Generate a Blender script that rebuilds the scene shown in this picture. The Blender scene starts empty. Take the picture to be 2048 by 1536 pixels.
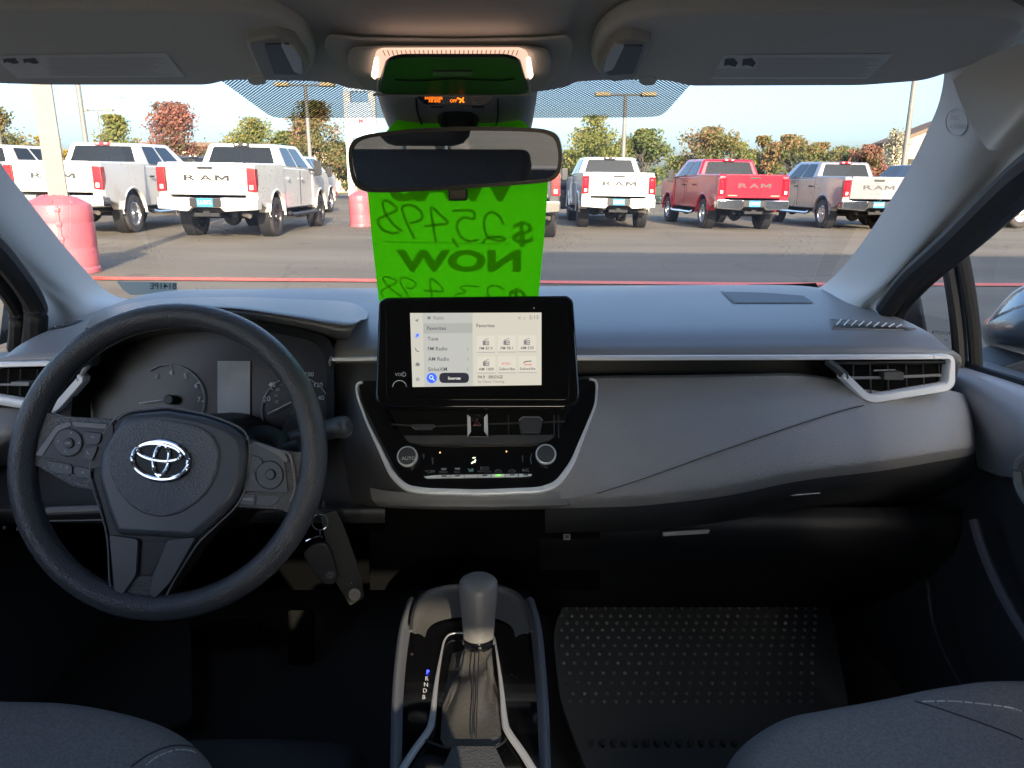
import bpy, bmesh, math, random
from mathutils import Vector, Matrix, Euler
R = math.radians
rng = random.Random(7)
SC = bpy.context.scene
COL = SC.collection

# ------------------------------------------------------------------ camera
PITCH, FPX, CAMZ = R(15.07), 1500.0, 1.18
cam_d = bpy.data.cameras.new('camera'); cam = bpy.data.objects.new('camera', cam_d); COL.objects.link(cam)
cam.location = (0, 0, CAMZ); cam.rotation_euler = (R(90) - PITCH, 0, 0)
cam_d.sensor_width = 36.0; cam_d.lens = 36.0 * FPX / 2048.0
cam_d.clip_start = 0.02; cam_d.clip_end = 3000
SC.camera = cam
# ------------------------------------------------------------------ sky, sun, exposure
SUN_EL, SUN_AZ = R(19), R(168)
w = bpy.data.worlds.new('World'); SC.world = w; w.use_nodes = True
nt = w.node_tree; sky = nt.nodes.new('ShaderNodeTexSky'); sky.sky_type = 'NISHITA'; sky.sun_disc = False
sky.sun_elevation = SUN_EL; sky.sun_rotation = SUN_AZ; sky.air_density = 0.77; sky.dust_density = 3.1; sky.ozone_density = 2.2
nt.nodes['Background'].inputs['Strength'].default_value = 0.105
nt.links.new(sky.outputs[0], nt.nodes['Background'].inputs['Color'])
sun_d = bpy.data.lights.new('sun', 'SUN'); sun_d.energy = 2.35; sun_d.angle = R(0.53); sun_d.color = (1.0, 0.83, 0.62)
sun = bpy.data.objects.new('sun', sun_d); COL.objects.link(sun)
TO_SUN = Vector((math.sin(SUN_AZ) * math.cos(SUN_EL), math.cos(SUN_AZ) * math.cos(SUN_EL), math.sin(SUN_EL)))
sun.rotation_euler = TO_SUN.to_track_quat('Z', 'Y').to_euler(); sun.location = (0, -20, 20)
vs = SC.view_settings; vs.view_transform = 'Standard'; vs.look = 'None'; vs.gamma = 1.0; vs.use_curve_mapping = False
vs.exposure = 2.2
SC.render.engine = 'CYCLES'
SC.cycles.use_denoising = True
try: SC.cycles.denoiser = 'OPENIMAGEDENOISE'
except Exception: pass
SC.cycles.max_bounces = 10; SC.cycles.diffuse_bounces = 6; SC.cycles.glossy_bounces = 5
SC.cycles.transparent_max_bounces = 24; SC.cycles.transmission_bounces = 6
SC.cycles.sample_clamp_indirect = 6.0
SC.cycles.caustics_reflective = False; SC.cycles.caustics_refractive = False

# ------------------------------------------------------------------ measuring helpers (photo pixels -> places)
CP, SP = math.cos(PITCH), math.sin(PITCH)
CAM = Vector((0, 0, CAMZ))
def ray(px, py):
    cx, cy = (px - 1024) / FPX, (768 - py) / FPX
    return Vector((cx, CP + cy * SP, -SP + cy * CP))
def PY(px, py, Y):
    d = ray(px, py); return CAM + d * (Y / d.y)
def PZ(px, py, Z):
    d = ray(px, py); return CAM + d * ((Z - CAMZ) / d.z)
def PXx(px, py, X):
    d = ray(px, py); return CAM + d * (X / d.x)
class Plane:
    def __init__(s, o, n):
        s.o = Vector(o); s.n = Vector(n).normalized()
        if s.n.dot(CAM - s.o) < 0: s.n = -s.n
        s.u = Vector((1, 0, 0)); s.u = (s.u - s.n * s.u.dot(s.n)).normalized(); s.v = s.n.cross(s.u)
        if s.v.z < 0: s.v = -s.v
    def at(s, px, py, off=0.0):
        d = ray(px, py); o = s.o + s.n * off
        return CAM + d * ((o - CAM).dot(s.n) / d.dot(s.n))
    def scale(s, px, py):      # metres per photo pixel at that spot
        return (s.at(px + 1, py) - s.at(px, py)).length
def plane2(pa, Ya, pb, Yb):     # plane through two measured heights, level across the car
    a, b = PY(1024, pa, Ya), PY(1024, pb, Yb)
    d = b - a
    return Plane(a, Vector((0, -d.z, d.y)))

# ------------------------------------------------------------------ materials
MATS = {}
def mat(name, base=(.5, .5, .5), rough=.5, metal=0., bump=None, var=None, spec=.5, emit=None, estr=1., coat=0., alpha=None, sheen=0., trans=0.):
    if name in MATS: return MATS[name]
    m = bpy.data.materials.new(name); m.use_nodes = True; t = m.node_tree; b = t.nodes['Principled BSDF']
    b.inputs['Base Color'].default_value = (*base, 1); b.inputs['Roughness'].default_value = rough
    b.inputs['Metallic'].default_value = metal; b.inputs['Specular IOR Level'].default_value = spec
    b.inputs['Coat Weight'].default_value = coat; b.inputs['Coat Roughness'].default_value = .05
    b.inputs['Sheen Weight'].default_value = sheen
    if trans: b.inputs['Transmission Weight'].default_value = trans
    if emit:
        b.inputs['Emission Color'].default_value = (*emit, 1); b.inputs['Emission Strength'].default_value = estr
    tc = t.nodes.new('ShaderNodeTexCoord')
    if bump:      # (kind, scale, strength, distance)
        k, sc, st, ds = bump
        tex = t.nodes.new('ShaderNodeTexVoronoi' if k == 'v' else 'ShaderNodeTexNoise'); tex.inputs['Scale'].default_value = sc
        if k == 'n': tex.inputs['Detail'].default_value = 4
        bp = t.nodes.new('ShaderNodeBump'); bp.inputs['Strength'].default_value = st; bp.inputs['Distance'].default_value = ds
        t.links.new(tc.outputs['Object'], tex.inputs['Vector']); t.links.new(tex.outputs[0], bp.inputs['Height'])
        t.links.new(bp.outputs[0], b.inputs['Normal'])
    if var:       # (scale, second colour, lo, hi)
        sc, c2, lo, hi = var
        tex = t.nodes.new('ShaderNodeTexNoise'); tex.inputs['Scale'].default_value = sc; tex.inputs['Detail'].default_value = 6
        mr = t.nodes.new('ShaderNodeMapRange'); mr.inputs[1].default_value = lo; mr.inputs[2].default_value = hi
        mx = t.nodes.new('ShaderNodeMix'); mx.data_type = 'RGBA'
        mx.inputs[6].default_value = (*base, 1); mx.inputs[7].default_value = (*c2, 1)
        t.links.new(tc.outputs['Object'], tex.inputs['Vector']); t.links.new(tex.outputs[0], mr.inputs[0])
        t.links.new(mr.outputs[0], mx.inputs[0]); t.links.new(mx.outputs[2], b.inputs['Base Color'])
        mr2 = t.nodes.new('ShaderNodeMapRange'); mr2.inputs[3].default_value = rough * .85; mr2.inputs[4].default_value = min(1, rough * 1.2)
        t.links.new(tex.outputs[0], mr2.inputs[0]); t.links.new(mr2.outputs[0], b.inputs['Roughness'])
    MATS[name] = m
    return m
def glass(name, tint=(1, 1, 1), gloss=.06, dirt=None):
    if name in MATS: return MATS[name]
    m = bpy.data.materials.new(name); m.use_nodes = True; t = m.node_tree; t.nodes.clear()
    out = t.nodes.new('ShaderNodeOutputMaterial'); tr = t.nodes.new('ShaderNodeBsdfTransparent'); gl = t.nodes.new('ShaderNodeBsdfGlossy')
    tr.inputs[0].default_value = (*tint, 1); gl.inputs['Roughness'].default_value = .01
    mx = t.nodes.new('ShaderNodeMixShader'); lw = t.nodes.new('ShaderNodeLayerWeight'); lw.inputs[0].default_value = .35
    ml = t.nodes.new('ShaderNodeMath'); ml.operation = 'MULTIPLY_ADD'; ml.inputs[1].default_value = gloss * 2.5; ml.inputs[2].default_value = gloss * .4
    t.links.new(lw.outputs['Fresnel'], ml.inputs[0]); t.links.new(ml.outputs[0], mx.inputs[0])
    t.links.new(tr.outputs[0], mx.inputs[1]); t.links.new(gl.outputs[0], mx.inputs[2])
    last = mx
    if dirt:      # fine dust and dried droplets on the pane, plus a thin painted haze veil
        tc = t.nodes.new('ShaderNodeTexCoord'); df = t.nodes.new('ShaderNodeBsdfDiffuse'); df.inputs[0].default_value = (.8, .78, .72, 1)
        vo = t.nodes.new('ShaderNodeTexVoronoi'); vo.inputs['Scale'].default_value = 150
        n1 = t.nodes.new('ShaderNodeTexNoise'); n1.inputs['Scale'].default_value = 9; n1.inputs['Detail'].default_value = 5
        t.links.new(tc.outputs['Object'], vo.inputs['Vector']); t.links.new(tc.outputs['Object'], n1.inputs['Vector'])
        a = t.nodes.new('ShaderNodeMapRange'); a.inputs[1].default_value = .22; a.inputs[2].default_value = .12; t.links.new(vo.outputs['Distance'], a.inputs[0])
        b = t.nodes.new('ShaderNodeMapRange'); b.inputs[1].default_value = .48; b.inputs[2].default_value = .66; t.links.new(n1.outputs[0], b.inputs[0])
        c = t.nodes.new('ShaderNodeMath'); c.operation = 'MULTIPLY'; t.links.new(a.outputs[0], c.inputs[0]); t.links.new(b.outputs[0], c.inputs[1])
        d = t.nodes.new('ShaderNodeMath'); d.operation = 'MULTIPLY_ADD'; d.inputs[1].default_value = dirt; d.inputs[2].default_value = .012
        t.links.new(c.outputs[0], d.inputs[0])
        m2 = t.nodes.new('ShaderNodeMixShader'); t.links.new(d.outputs[0], m2.inputs[0]); t.links.new(mx.outputs[0], m2.inputs[1]); t.links.new(df.outputs[0], m2.inputs[2]); last = m2
    t.links.new(last.outputs[0], out.inputs[0]); MATS[name] = m
    return m

# ------------------------------------------------------------------ object helpers
def tag(o, label=None, cat=None, group=None, kind=None):
    if label: o['label'] = label
    if cat: o['category'] = cat
    if group: o['group'] = group
    if kind: o['kind'] = kind
    return o
def thing(name, label, cat, loc=(0, 0, 0), group=None):
    o = bpy.data.objects.new(name, None); o.empty_display_size = .05; o.location = loc; COL.objects.link(o)
    return tag(o, label, cat, group)
def link(name, me, parent=None):
    o = bpy.data.objects.new(name, me); COL.objects.link(o)
    if parent is not None:
        o.parent = parent
        root = parent; off = Vector(parent.location)
        while root.parent: root = root.parent
        if parent.parent is None: o.matrix_parent_inverse = Matrix.Translation(-off)
    return o
def mk(name, verts, faces, m, parent=None, smooth=True, angle=35, bevel=None, bseg=2):
    me = bpy.data.meshes.new(name)
    bm = bmesh.new(); vs_ = [bm.verts.new(v) for v in verts]
    for f in faces:
        try: bm.faces.new([vs_[i] for i in f])
        except ValueError: pass
    bmesh.ops.recalc_face_normals(bm, faces=bm.faces)
    if bevel:
        es = [e for e in bm.edges if len(e.link_faces) == 2 and e.calc_face_angle(0) > R(28)]
        bmesh.ops.bevel(bm, geom=es, offset=bevel, segments=bseg, profile=.5, affect='EDGES', clamp_overlap=True)
    bm.to_mesh(me); bm.free()
    for p in me.polygons: p.use_smooth = smooth
    if smooth: me.set_sharp_from_angle(angle=R(angle))
    me.materials.append(m)
    o = link(name, me, parent)
    if bevel and smooth:
        wn = o.modifiers.new('weighted_normals', 'WEIGHTED_NORMAL'); wn.keep_sharp = True; wn.weight = 80
    return o
class G:
    """collects the shapes of ONE mesh"""
    def __init__(s): s.v = []; s.f = []
    def add(s, v, f):
        n = len(s.v); s.v += [Vector(q) for q in v]; s.f += [[i + n for i in q] for q in f]; return s
    def box(s, c, size, rot=None, taper=1.0):
        x, y, z = [q / 2 for q in size]; c = Vector(c)
        v = [Vector((sx * x * (taper if sz > 0 else 1), sy * y * (taper if sz > 0 else 1), sz * z)) for sz in (-1, 1) for sy in (-1, 1) for sx in (-1, 1)]
        if rot is not None: v = [rot @ q for q in v]
        return s.add([q + c for q in v], [(0, 1, 3, 2), (4, 6, 7, 5), (0, 4, 5, 1), (2, 3, 7, 6), (0, 2, 6, 4), (1, 5, 7, 3)])
    def prism(s, a, b):        # two matching loops
        n = len(a)
        return s.add(list(a) + list(b), [list(range(n))[::-1], list(range(n, 2 * n))] + [(i, (i + 1) % n, n + (i + 1) % n, n + i) for i in range(n)])
    def grid(s, rows, closed=False):
        nr, nc = len(rows), len(rows[0]); v = [q for r in rows for q in r]
        f = []
        for i in range(nr - 1):
            for j in range(nc if closed else nc - 1):
                k = (j + 1) % nc
                f.append((i * nc + j, i * nc + k, (i + 1) * nc + k, (i + 1) * nc + j))
        return s.add(v, f)
    def tube(s, path, r, seg=8, closed=False, caps=True, up=Vector((0, 0, 1)), flat=1.0):
        path = [Vector(p) for p in path]; n = len(path); rows = []
        for i, p in enumerate(path):
            a = path[i - 1] if (i > 0 or closed) else p; b = path[(i + 1) % n] if (i < n - 1 or closed) else p
            t = (b - a).normalized(); u = up if abs(t.dot(up)) < .98 else Vector((0, 1, .1)).normalized()
            x = t.cross(u).normalized(); y = x.cross(t)
            rr = r[i] if isinstance(r, (list, tuple)) else r
            rows.append([p + x * math.cos(2 * math.pi * k / seg) * rr + y * math.sin(2 * math.pi * k / seg) * rr * flat for k in range(seg)])
        if closed: rows.append(rows[0])
        s.grid(rows, True)
        if caps and not closed:
            for row, rev in ((rows[0], True), (rows[-1], False)): s.add(row, [list(range(seg))])
        return s
    def lathe(s, prof, o, ax, seg=24, cap=False):     # prof: (r, h)
        o, ax = Vector(o), Vector(ax).normalized(); u = ax.orthogonal().normalized(); v = ax.cross(u)
        rows = [[o + ax * h + (u * math.cos(2 * math.pi * k / seg) + v * math.sin(2 * math.pi * k / seg)) * max(r, 1e-5) for k in range(seg)] for r, h in prof]
        s.grid(rows, True)
        if cap: s.add(rows[-1], [list(range(seg))])
        return s
    def out(s, name, m, parent=None, **k): return mk(name, s.v, s.f, m, parent, **k)

def cat4(a, b, c, d, t):
    return .5 * ((2 * b) + (c - a) * t + (2 * a - 5 * b + 4 * c - d) * t * t + (3 * b - a - 3 * c + d) * t * t * t)
def spline(pts, n, closed=False):
    L = len(pts); out = []
    segs = L if closed else L - 1
    for i in range(segs):
        p = [pts[(i + k) % L] if closed else pts[min(max(i + k, 0), L - 1)] for k in (-1, 0, 1, 2)]
        for j in range(n): out.append(cat4(*p, j / n))
    if not closed: out.append(pts[-1])
    return out
def V2(pts): return [Vector((p[0], p[1])) for p in pts]
def fillet(pts, r, n=4):
    pts = V2(pts); L = len(pts); out = []
    for i, p in enumerate(pts):
        a, b = pts[i - 1], pts[(i + 1) % L]; da, db = a - p, b - p
        k = min(r[i] if isinstance(r, (list, tuple)) else r, da.length * .48, db.length * .48)
        if k < .3: out.append(p); continue
        s_, e_ = p + da.normalized() * k, p + db.normalized() * k
        for j in range(n + 1):
            t = j / n; out.append(s_ * (1 - t) ** 2 + p * 2 * t * (1 - t) + e_ * t * t)
    return out
def ell(cx, cy, rx, ry, n=28, rot=0.):
    c, s_ = math.cos(rot), math.sin(rot)
    return [(cx + rx * math.cos(a) * c - ry * math.sin(a) * s_, cy + rx * math.cos(a) * s_ + ry * math.sin(a) * c) for a in (2 * math.pi * i / n for i in range(n))]
def rrect(x0, y0, x1, y1, r=4): return fillet([(x0, y0), (x1, y0), (x1, y1), (x0, y1)], r)
def sheet(name, ctrl, m, parent=None, nu=4, nv=4, thick=None, **k):
    """smooth surface through a control net of points; thick adds a back side along a given vector"""
    rows = [spline([Vector(p) for p in r], nu) for r in ctrl]
    cols = list(zip(*rows)); cols = [spline(list(c), nv) for c in cols]
    rows = [list(r) for r in zip(*cols)]
    g = G().grid(rows)
    if thick is not None:
        th = Vector(thick); g.grid([[p + th for p in r] for r in rows])
        a = rows[0] + [r[-1] for r in rows[1:]] + rows[-1][-2::-1] + [r[0] for r in rows[-2:0:-1]]
        g.grid([a + [a[0]], [p + th for p in a] + [a[0] + th]])
    return g.out(name, m, parent, **k)
def plate(name, pts, pl, o0, o1, m, parent=None, rr=0, bevel=.0008, **k):
    p = fillet(pts, rr) if rr else pts
    f = [pl.at(q[0], q[1], o1) for q in p]; b = [q + pl.n * (o0 - o1) for q in f]
    return G().prism(b, f).out(name, m, parent, bevel=bevel, **k)
def ringplate(name, po, pi_, pl, o0, o1, m, parent=None, **k):
    g = G(); n = len(po)
    F = [pl.at(*q, o1) for q in po]; I = [pl.at(*q, o1) for q in pi_]
    dn = pl.n * (o0 - o1)
    rows = [[q + dn for q in F], F, I, [q + dn for q in I]]
    return g.grid(rows, True).out(name, m, parent, **k)
def flat(name, pts, fn, m, parent=None):
    return mk(name, [fn(q[0], q[1]) for q in pts], [list(range(len(pts)))], m, parent, smooth=False)
def wire(name, path, fn, r, m, parent=None, closed=False, seg=8, sm=0, flat_=1.0, up=Vector((0, 0, 1))):
    p = V2(path)
    if sm: p = spline(p, sm, closed)
    return G().tube([fn(q[0], q[1]) for q in p], r, seg, closed, flat=flat_, up=up).out(name, m, parent)
_tx = {}
def glyphs(s, bold=0.):
    if (s, bold) not in _tx:
        c = bpy.data.curves.new('t', 'FONT'); c.body = s; c.size = 1; c.offset = bold; c.resolution_u = 3
        o = bpy.data.objects.new('t', c); COL.objects.link(o)
        dg = bpy.context.evaluated_depsgraph_get(); me = bpy.data.meshes.new_from_object(o.evaluated_get(dg))
        _tx[(s, bold)] = ([v.co.copy() for v in me.vertices], [list(p.vertices) for p in me.polygons])
        bpy.data.objects.remove(o); bpy.data.curves.remove(c); bpy.data.meshes.remove(me)
    return _tx[(s, bold)]
def text(name, s, px, py, size, fn, m, parent=None, al='l', mirror=False, sx=1., bold=0., slope=0.):
    """lettering: (px,py) is the baseline start / centre, size the letter height scale, fn maps to the surface"""
    v, f = glyphs(s, bold)
    x0, x1 = min(q.x for q in v), max(q.x for q in v)
    ox = {'l': x0, 'c': (x0 + x1) / 2, 'r': x1}[al]
    sg = -1 if mirror else 1
    P = []
    for q in v:
        dx = (q.x - ox) * size * sx * sg
        P.append(fn(px + dx, py - q.y * size + dx * slope))
    return mk(name, P, f, m, parent, smooth=False)
def hit(o, px, py, off=.0006):
    """point where a line of sight meets an already built mesh"""
    d = ray(px, py).normalized(); ok, loc, nrm, _ = o.ray_cast(CAM, d)
    if not ok: return PZ(px, py, .55)
    if nrm.dot(d) > 0: nrm = -nrm
    return loc + nrm * off
def band(name, path, wd, pl, o0, o1, m, parent=None, sm=0, bevel=.0012):
    """flat moulded strip that follows a path on a plane; wd is a width or a list of widths"""
    p = V2(path)
    if sm: p = spline(p, sm)
    A, B = [], []
    for i, q in enumerate(p):
        d = (p[min(i + 1, len(p) - 1)] - p[max(i - 1, 0)]).normalized(); k = (wd(q) if callable(wd) else wd) / 2; nn = Vector((-d.y, d.x)) * k
        A.append(q + nn); B.append(q - nn)
    g = G(); rows = []
    for off, sh in ((o0, 1.), (o1 - bevel, 1.), (o1, .72)):
        row = []
        for a, b in zip(A, B):
            c_ = (a + b) / 2; row.append((pl.at(*(c_ + (a - c_) * sh), o1), off))
        rows.append([q + pl.n * (o - o1) for q, o in row])
    for off, sh in ((o1, .72), (o1 - bevel, 1.), (o0, 1.)):
        row = []
        for a, b in zip(A, B):
            c_ = (a + b) / 2; row.append(pl.at(*(c_ + (b - c_) * sh), o1) + pl.n * (off - o1))
        rows.append(row)
    g.grid(rows); n = len(p)
    for e in (0, n - 1): g.add([r[e] for r in rows], [list(range(6))])
    return g.out(name, m, parent, angle=50)
# ================================================================== cabin materials
X0 = -.05
def rz(X): return .0085 * (X - X0)
m_pad = mat('soft_dash_plastic', (.235, .232, .23), .40, bump=('v', 900, .35, .0004), var=(6, (.26, .257, .255), .4, .7))
m_pad2 = mat('grained_panel_plastic', (.36, .35, .335), .45, bump=('v', 480, .9, .0009), var=(5, (.40, .39, .375), .4, .7))
m_dark = mat('dark_cabin_plastic', (.06, .061, .064), .45, bump=('v', 900, .3, .0004))
m_black = mat('black_plastic', (.010, .010, .011), .45)
m_gloss = mat('piano_black', (.004, .004, .005), .06, coat=.6)
m_silver = mat('satin_silver_trim', (.95, .95, .95), .28, .05)
m_chrome = mat('polished_chrome', (.85, .86, .88), .08, 1.)
m_leath = mat('wheel_rim_skin', (.085, .086, .09), .27, bump=('v', 520, .55, .0010))
m_hub = mat('hub_grain', (.20, .20, .205), .38, bump=('v', 420, .8, .0010))
m_btn = mat('button_plastic', (.07, .073, .08), .38)
m_cloth = mat('headliner_cloth', (.50, .495, .485), .95, bump=('n', 900, .5, .001), sheen=.2)
m_vis = mat('visor_vinyl', (.66, .65, .635), .85, bump=('n', 700, .6, .0008), sheen=.2)
m_pil = mat('pillar_plastic', (.70, .675, .62), .5, bump=('v', 500, .35, .0005))
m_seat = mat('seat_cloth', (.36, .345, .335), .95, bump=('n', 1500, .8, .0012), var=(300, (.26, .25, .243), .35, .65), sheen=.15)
m_carpet = mat('floor_carpet', (.06, .06, .062), 1., bump=('n', 800, .8, .002))
m_rub = mat('rubber_mat', (.15, .153, .145), .4, bump=('n', 300, .2, .001))
m_seal = mat('black_rubber_seal', (.012, .012, .013), .6)
m_print = mat('white_print', (.75, .76, .78), .5)
m_dimprint = mat('dim_print', (.22, .23, .25), .5)
m_thread = mat('pale_thread', (.85, .84, .82), .9)
m_rec = mat('recess_shade_black', (.010, .010, .010), .9, spec=0.)  # matt black that puts the shade of wells into the colour

def paperish(name, c, k=.5):
    m = bpy.data.materials.new(name); m.use_nodes = True; n_ = m.node_tree; n_.nodes.clear()
    o_ = n_.nodes.new('ShaderNodeOutputMaterial'); df = n_.nodes.new('ShaderNodeBsdfDiffuse'); tl = n_.nodes.new('ShaderNodeBsdfTranslucent'); mx = n_.nodes.new('ShaderNodeMixShader'); mx.inputs[0].default_value = k
    df.inputs[0].default_value = (*c, 1); tl.inputs[0].default_value = (*c, 1)
    n_.links.new(df.outputs[0], mx.inputs[1]); n_.links.new(tl.outputs[0], mx.inputs[2]); n_.links.new(mx.outputs[0], o_.inputs[0]); return m
# ================================================================== cabin shell
fl = G().box((X0, .2, .235), (1.72, 3.4, .05)).out('cabin_floor', m_carpet); tag(fl, 'black carpeted floor of the car', None, kind='structure')
fw = G().box((X0, 1.72, .55), (1.52, .04, .7)).box((X0, 1.45, .80), (1.50, .5, .03)).out('bulkhead', m_black); tag(fw, 'black bulkhead below the windshield', kind='structure')
# headliner: cloth shell from the windshield to the rear window
def hl(px, py, Y): return PY(px, py, Y)
ctrl = [[hl(x, y, Yv) for x, y, Yv in row] for row in (
    [(-330, 150, .86), (300, 158, .865), (620, 162, .87), (700, 176, .87), (780, 184, .87), (915, 186, .87), (1060, 184, .87), (1130, 174, .87), (1200, 160, .87), (1600, 158, .865), (2040, 120, .84)],
    [(-380, 90, .78), (300, 105, .78), (620, 110, .78), (700, 122, .78), (780, 128, .78), (915, 130, .78), (1060, 128, .78), (1130, 120, .78), (1200, 108, .78), (1600, 104, .78), (2080, 70, .76)],
    [(-430, 0, .70), (300, 30, .71), (620, 45, .70), (700, 62, .70), (780, 66, .70), (915, 67, .70), (1060, 66, .70), (1130, 62, .70), (1200, 40, .71), (1600, 30, .71), (2150, 0, .68)])]
ctrl.append([Vector((p.x * 1.05, .5, 1.335 + .01 * (1 - abs(p.x) / .8))) for p in ctrl[-1]])
ctrl.append([Vector((p.x * 1.08, -.2, 1.365)) for p in ctrl[2]])
ctrl.append([Vector((p.x * 1.08, -1.15, 1.345)) for p in ctrl[2]])
h = sheet('headliner', ctrl, m_cloth, None, 4, 5, thick=(0, .005, .012)); tag(h, 'warm grey cloth headliner of the car roof', kind='structure')
rf = G().box((X0, -.17, 1.41), (1.42, 1.96, .02)).box((X0 - .70, -.15, 1.37), (.05, 1.75, .09)).box((X0 + .70, -.15, 1.37), (.05, 1.75, .09)).out('roof_panel', m_black); tag(rf, kind='structure')
# rear of the cabin: B pillars, rear shelf, rear bench, quarter panels (behind the camera)
for s in (-1, 1):
    t = thing('center_pillar', 'grey %s center pillar trim beside the front seat' % ('driver side' if s < 0 else 'passenger side'), 'pillar', (X0 + s * .70, -.15, .25))
    G().prism([(X0 + s * .70, y, z) for y, z in ((-.05, .25), (-.25, .25), (-.28, 1.36), (-.16, 1.36))], [(X0 + s * .75, y, z) for y, z in ((-.05, .25), (-.25, .25), (-.28, 1.36), (-.16, 1.36))]).out('pillar_trim', m_pil, t, bevel=.01)
    t = thing('rear_side_panel', 'grey %s rear door and quarter panel' % ('driver side' if s < 0 else 'passenger side'), 'door', (X0 + s * .73, -.7, .25))
    G().prism([(X0 + s * .71, y, z) for y, z in ((-.2, .25), (-1.75, .25), (-1.75, .98), (-.2, .93))], [(X0 + s * .76, y, z) for y, z in ((-.2, .25), (-1.75, .25), (-1.75, .98), (-.2, .93))]).out('panel', m_dark, t, bevel=.01)
    G().prism([(X0 + s * .66, y, z) for y, z in ((-.95, 1.37), (-1.1, 1.35), (-1.75, .98), (-1.45, .96))], [(X0 + s * .73, y, z) for y, z in ((-.95, 1.37), (-1.1, 1.35), (-1.75, .98), (-1.45, .96))]).out('rear_pillar', m_pil, t, bevel=.01)
t = thing('rear_bench', 'grey cloth rear bench seat with rear shelf', 'seat', (X0, -1.1, .25))
G().box((X0, -.85, .42), (1.3, .5, .22)).out('cushion', m_seat, t, bevel=.04)
G().prism([(X0 - .66, y, z) for y, z in ((-1.05, .45), (-1.2, .45), (-1.35, 1.0), (-1.22, 1.02))], [(X0 + .66, y, z) for y, z in ((-1.05, .45), (-1.2, .45), (-1.35, 1.0), (-1.22, 1.02))]).out('backrest', m_seat, t, bevel=.03)
G().box((X0, -1.55, .97), (1.4, .45, .02)).box((X0, -1.78, .6), (1.5, .03, .75)).out('rear_shelf', m_dark, t)

mgt = glass('rear_glass', (.80, .83, .82), .06)
t = thing('rear_window', 'rear window of the car behind the bench seat', 'window', (X0, -1.4, 1.0))
mk('pane', [(X0 - .62, -1.08, 1.36), (X0 + .62, -1.08, 1.36), (X0 + .66, -1.76, .97), (X0 - .66, -1.76, .97)], [(0, 1, 2, 3)], mgt, t, smooth=False)
for s in (-1, 1):
    t = thing('rear_side_window', '%s rear door window' % ('driver side' if s < 0 else 'passenger side'), 'window', (X0 + s * .74, -.6, .93))
    mk('pane', [(X0 + s * .735, -.22, .93), (X0 + s * .735, -1.5, .97), (X0 + s * .69, -1.0, 1.34), (X0 + s * .70, -.22, 1.36)], [(0, 1, 2, 3)], mgt, t, smooth=False)
# ================================================================== windshield
t = thing('windshield', 'large clear windshield with dotted black band at the top', 'windshield', (X0, 1.6, .93))
wt = [PY(x, y, .88) for x, y in ((-330, 130), (300, 120), (915, 115), (1600, 120), (2030, 120))]
wb = [PY(x, y, 1.62) for x, y in ((190, 600), (500, 606), (915, 608), (1400, 606), (1640, 600))]
def wsp(u, v):     # u 0..1 across, v 0 top .. 1 bottom
    a = spline(wt, 8); b = spline(wb, 8)
    i = min(int(u * 32), 31); f = u * 32 - i
    p, q = a[i].lerp(a[i + 1], f), b[i].lerp(b[i + 1], f)
    return p.lerp(q, v) + Vector((0, .05, .03)) * math.sin(math.pi * v) * .9 + Vector((0, .10, 0)) * (1 - (2 * u - 1) ** 2) * .4
rows = [[wsp(i / 24, j / 10) for i in range(25)] for j in range(11)]
G().grid(rows).out('glass', glass('windshield_glass', (.97, .985, .98), .035, dirt=.8), t)
def ws_at(px, py, off=.002):     # where a line of sight meets the windshield
    lo, hi = .6, 2.2
    d = ray(px, py)
    best = None
    for j in range(10):
        for i in range(24):
            a, b, c_ = rows[j][i], rows[j][i + 1], rows[j + 1][i]
            n = (b - a).cross(c_ - a); den = d.dot(n)
            if abs(den) < 1e-9: continue
            tt = (a - CAM).dot(n) / den; p = CAM + d * tt - a
            e1, e2 = b - a, c_ - a
            u_, v_ = p.dot(e1) / e1.length_squared, p.dot(e2) / e2.length_squared
            if -.15 <= u_ <= 1.15 and -.15 <= v_ <= 1.15:
                return CAM + d * (tt * (1 - off))
    return PY(px, py, 1.2)
def dots():
    m = bpy.data.materials.new('frit_dots'); m.use_nodes = True; t_ = m.node_tree; t_.nodes.clear()
    out = t_.nodes.new('ShaderNodeOutputMaterial'); tr = t_.nodes.new('ShaderNodeBsdfTransparent'); df = t_.nodes.new('ShaderNodeBsdfDiffuse'); df.inputs[0].default_value = (.02, .022, .03, 1)
    tc = t_.nodes.new('ShaderNodeTexCoord'); mp = t_.nodes.new('ShaderNodeMapping'); mp.inputs['Rotation'].default_value = (0, 0, R(45)); mp.inputs['Scale'].default_value = (290, 290, 290)
    vo = t_.nodes.new('ShaderNodeTexVoronoi'); vo.inputs['Randomness'].default_value = 0; vo.inputs['Scale'].default_value = 1; vo.voronoi_dimensions = '2D'
    lt = t_.nodes.new('ShaderNodeMath'); lt.operation = 'LESS_THAN'; lt.inputs[1].default_value = .47
    mx = t_.nodes.new('ShaderNodeMixShader')
    t_.links.new(tc.outputs['UV'], mp.inputs[0]); t_.links.new(mp.outputs[0], vo.inputs['Vector']); t_.links.new(vo.outputs['Distance'], lt.inputs[0])
    t_.links.new(lt.outputs[0], mx.inputs[0]); t_.links.new(tr.outputs[0], mx.inputs[1]); t_.links.new(df.outputs[0], mx.inputs[2]); t_.links.new(mx.outputs[0], out.inputs[0])
    return m
md = dots()
def frit(name, pts, n=1):
    pts = fillet(pts, 16, 4)
    vv = [ws_at(x, y, .004) for x, y in pts]
    o = mk(name, vv, [list(range(len(vv)))], md, t, smooth=False)
    uv = o.data.uv_layers.new(name='UVMap')
    for l in o.data.loops:
        c = o.data.vertices[l.vertex_index].co; uv.data[l.index].uv = (c.x, math.hypot(c.y - .85, c.z - 1.32))
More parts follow.
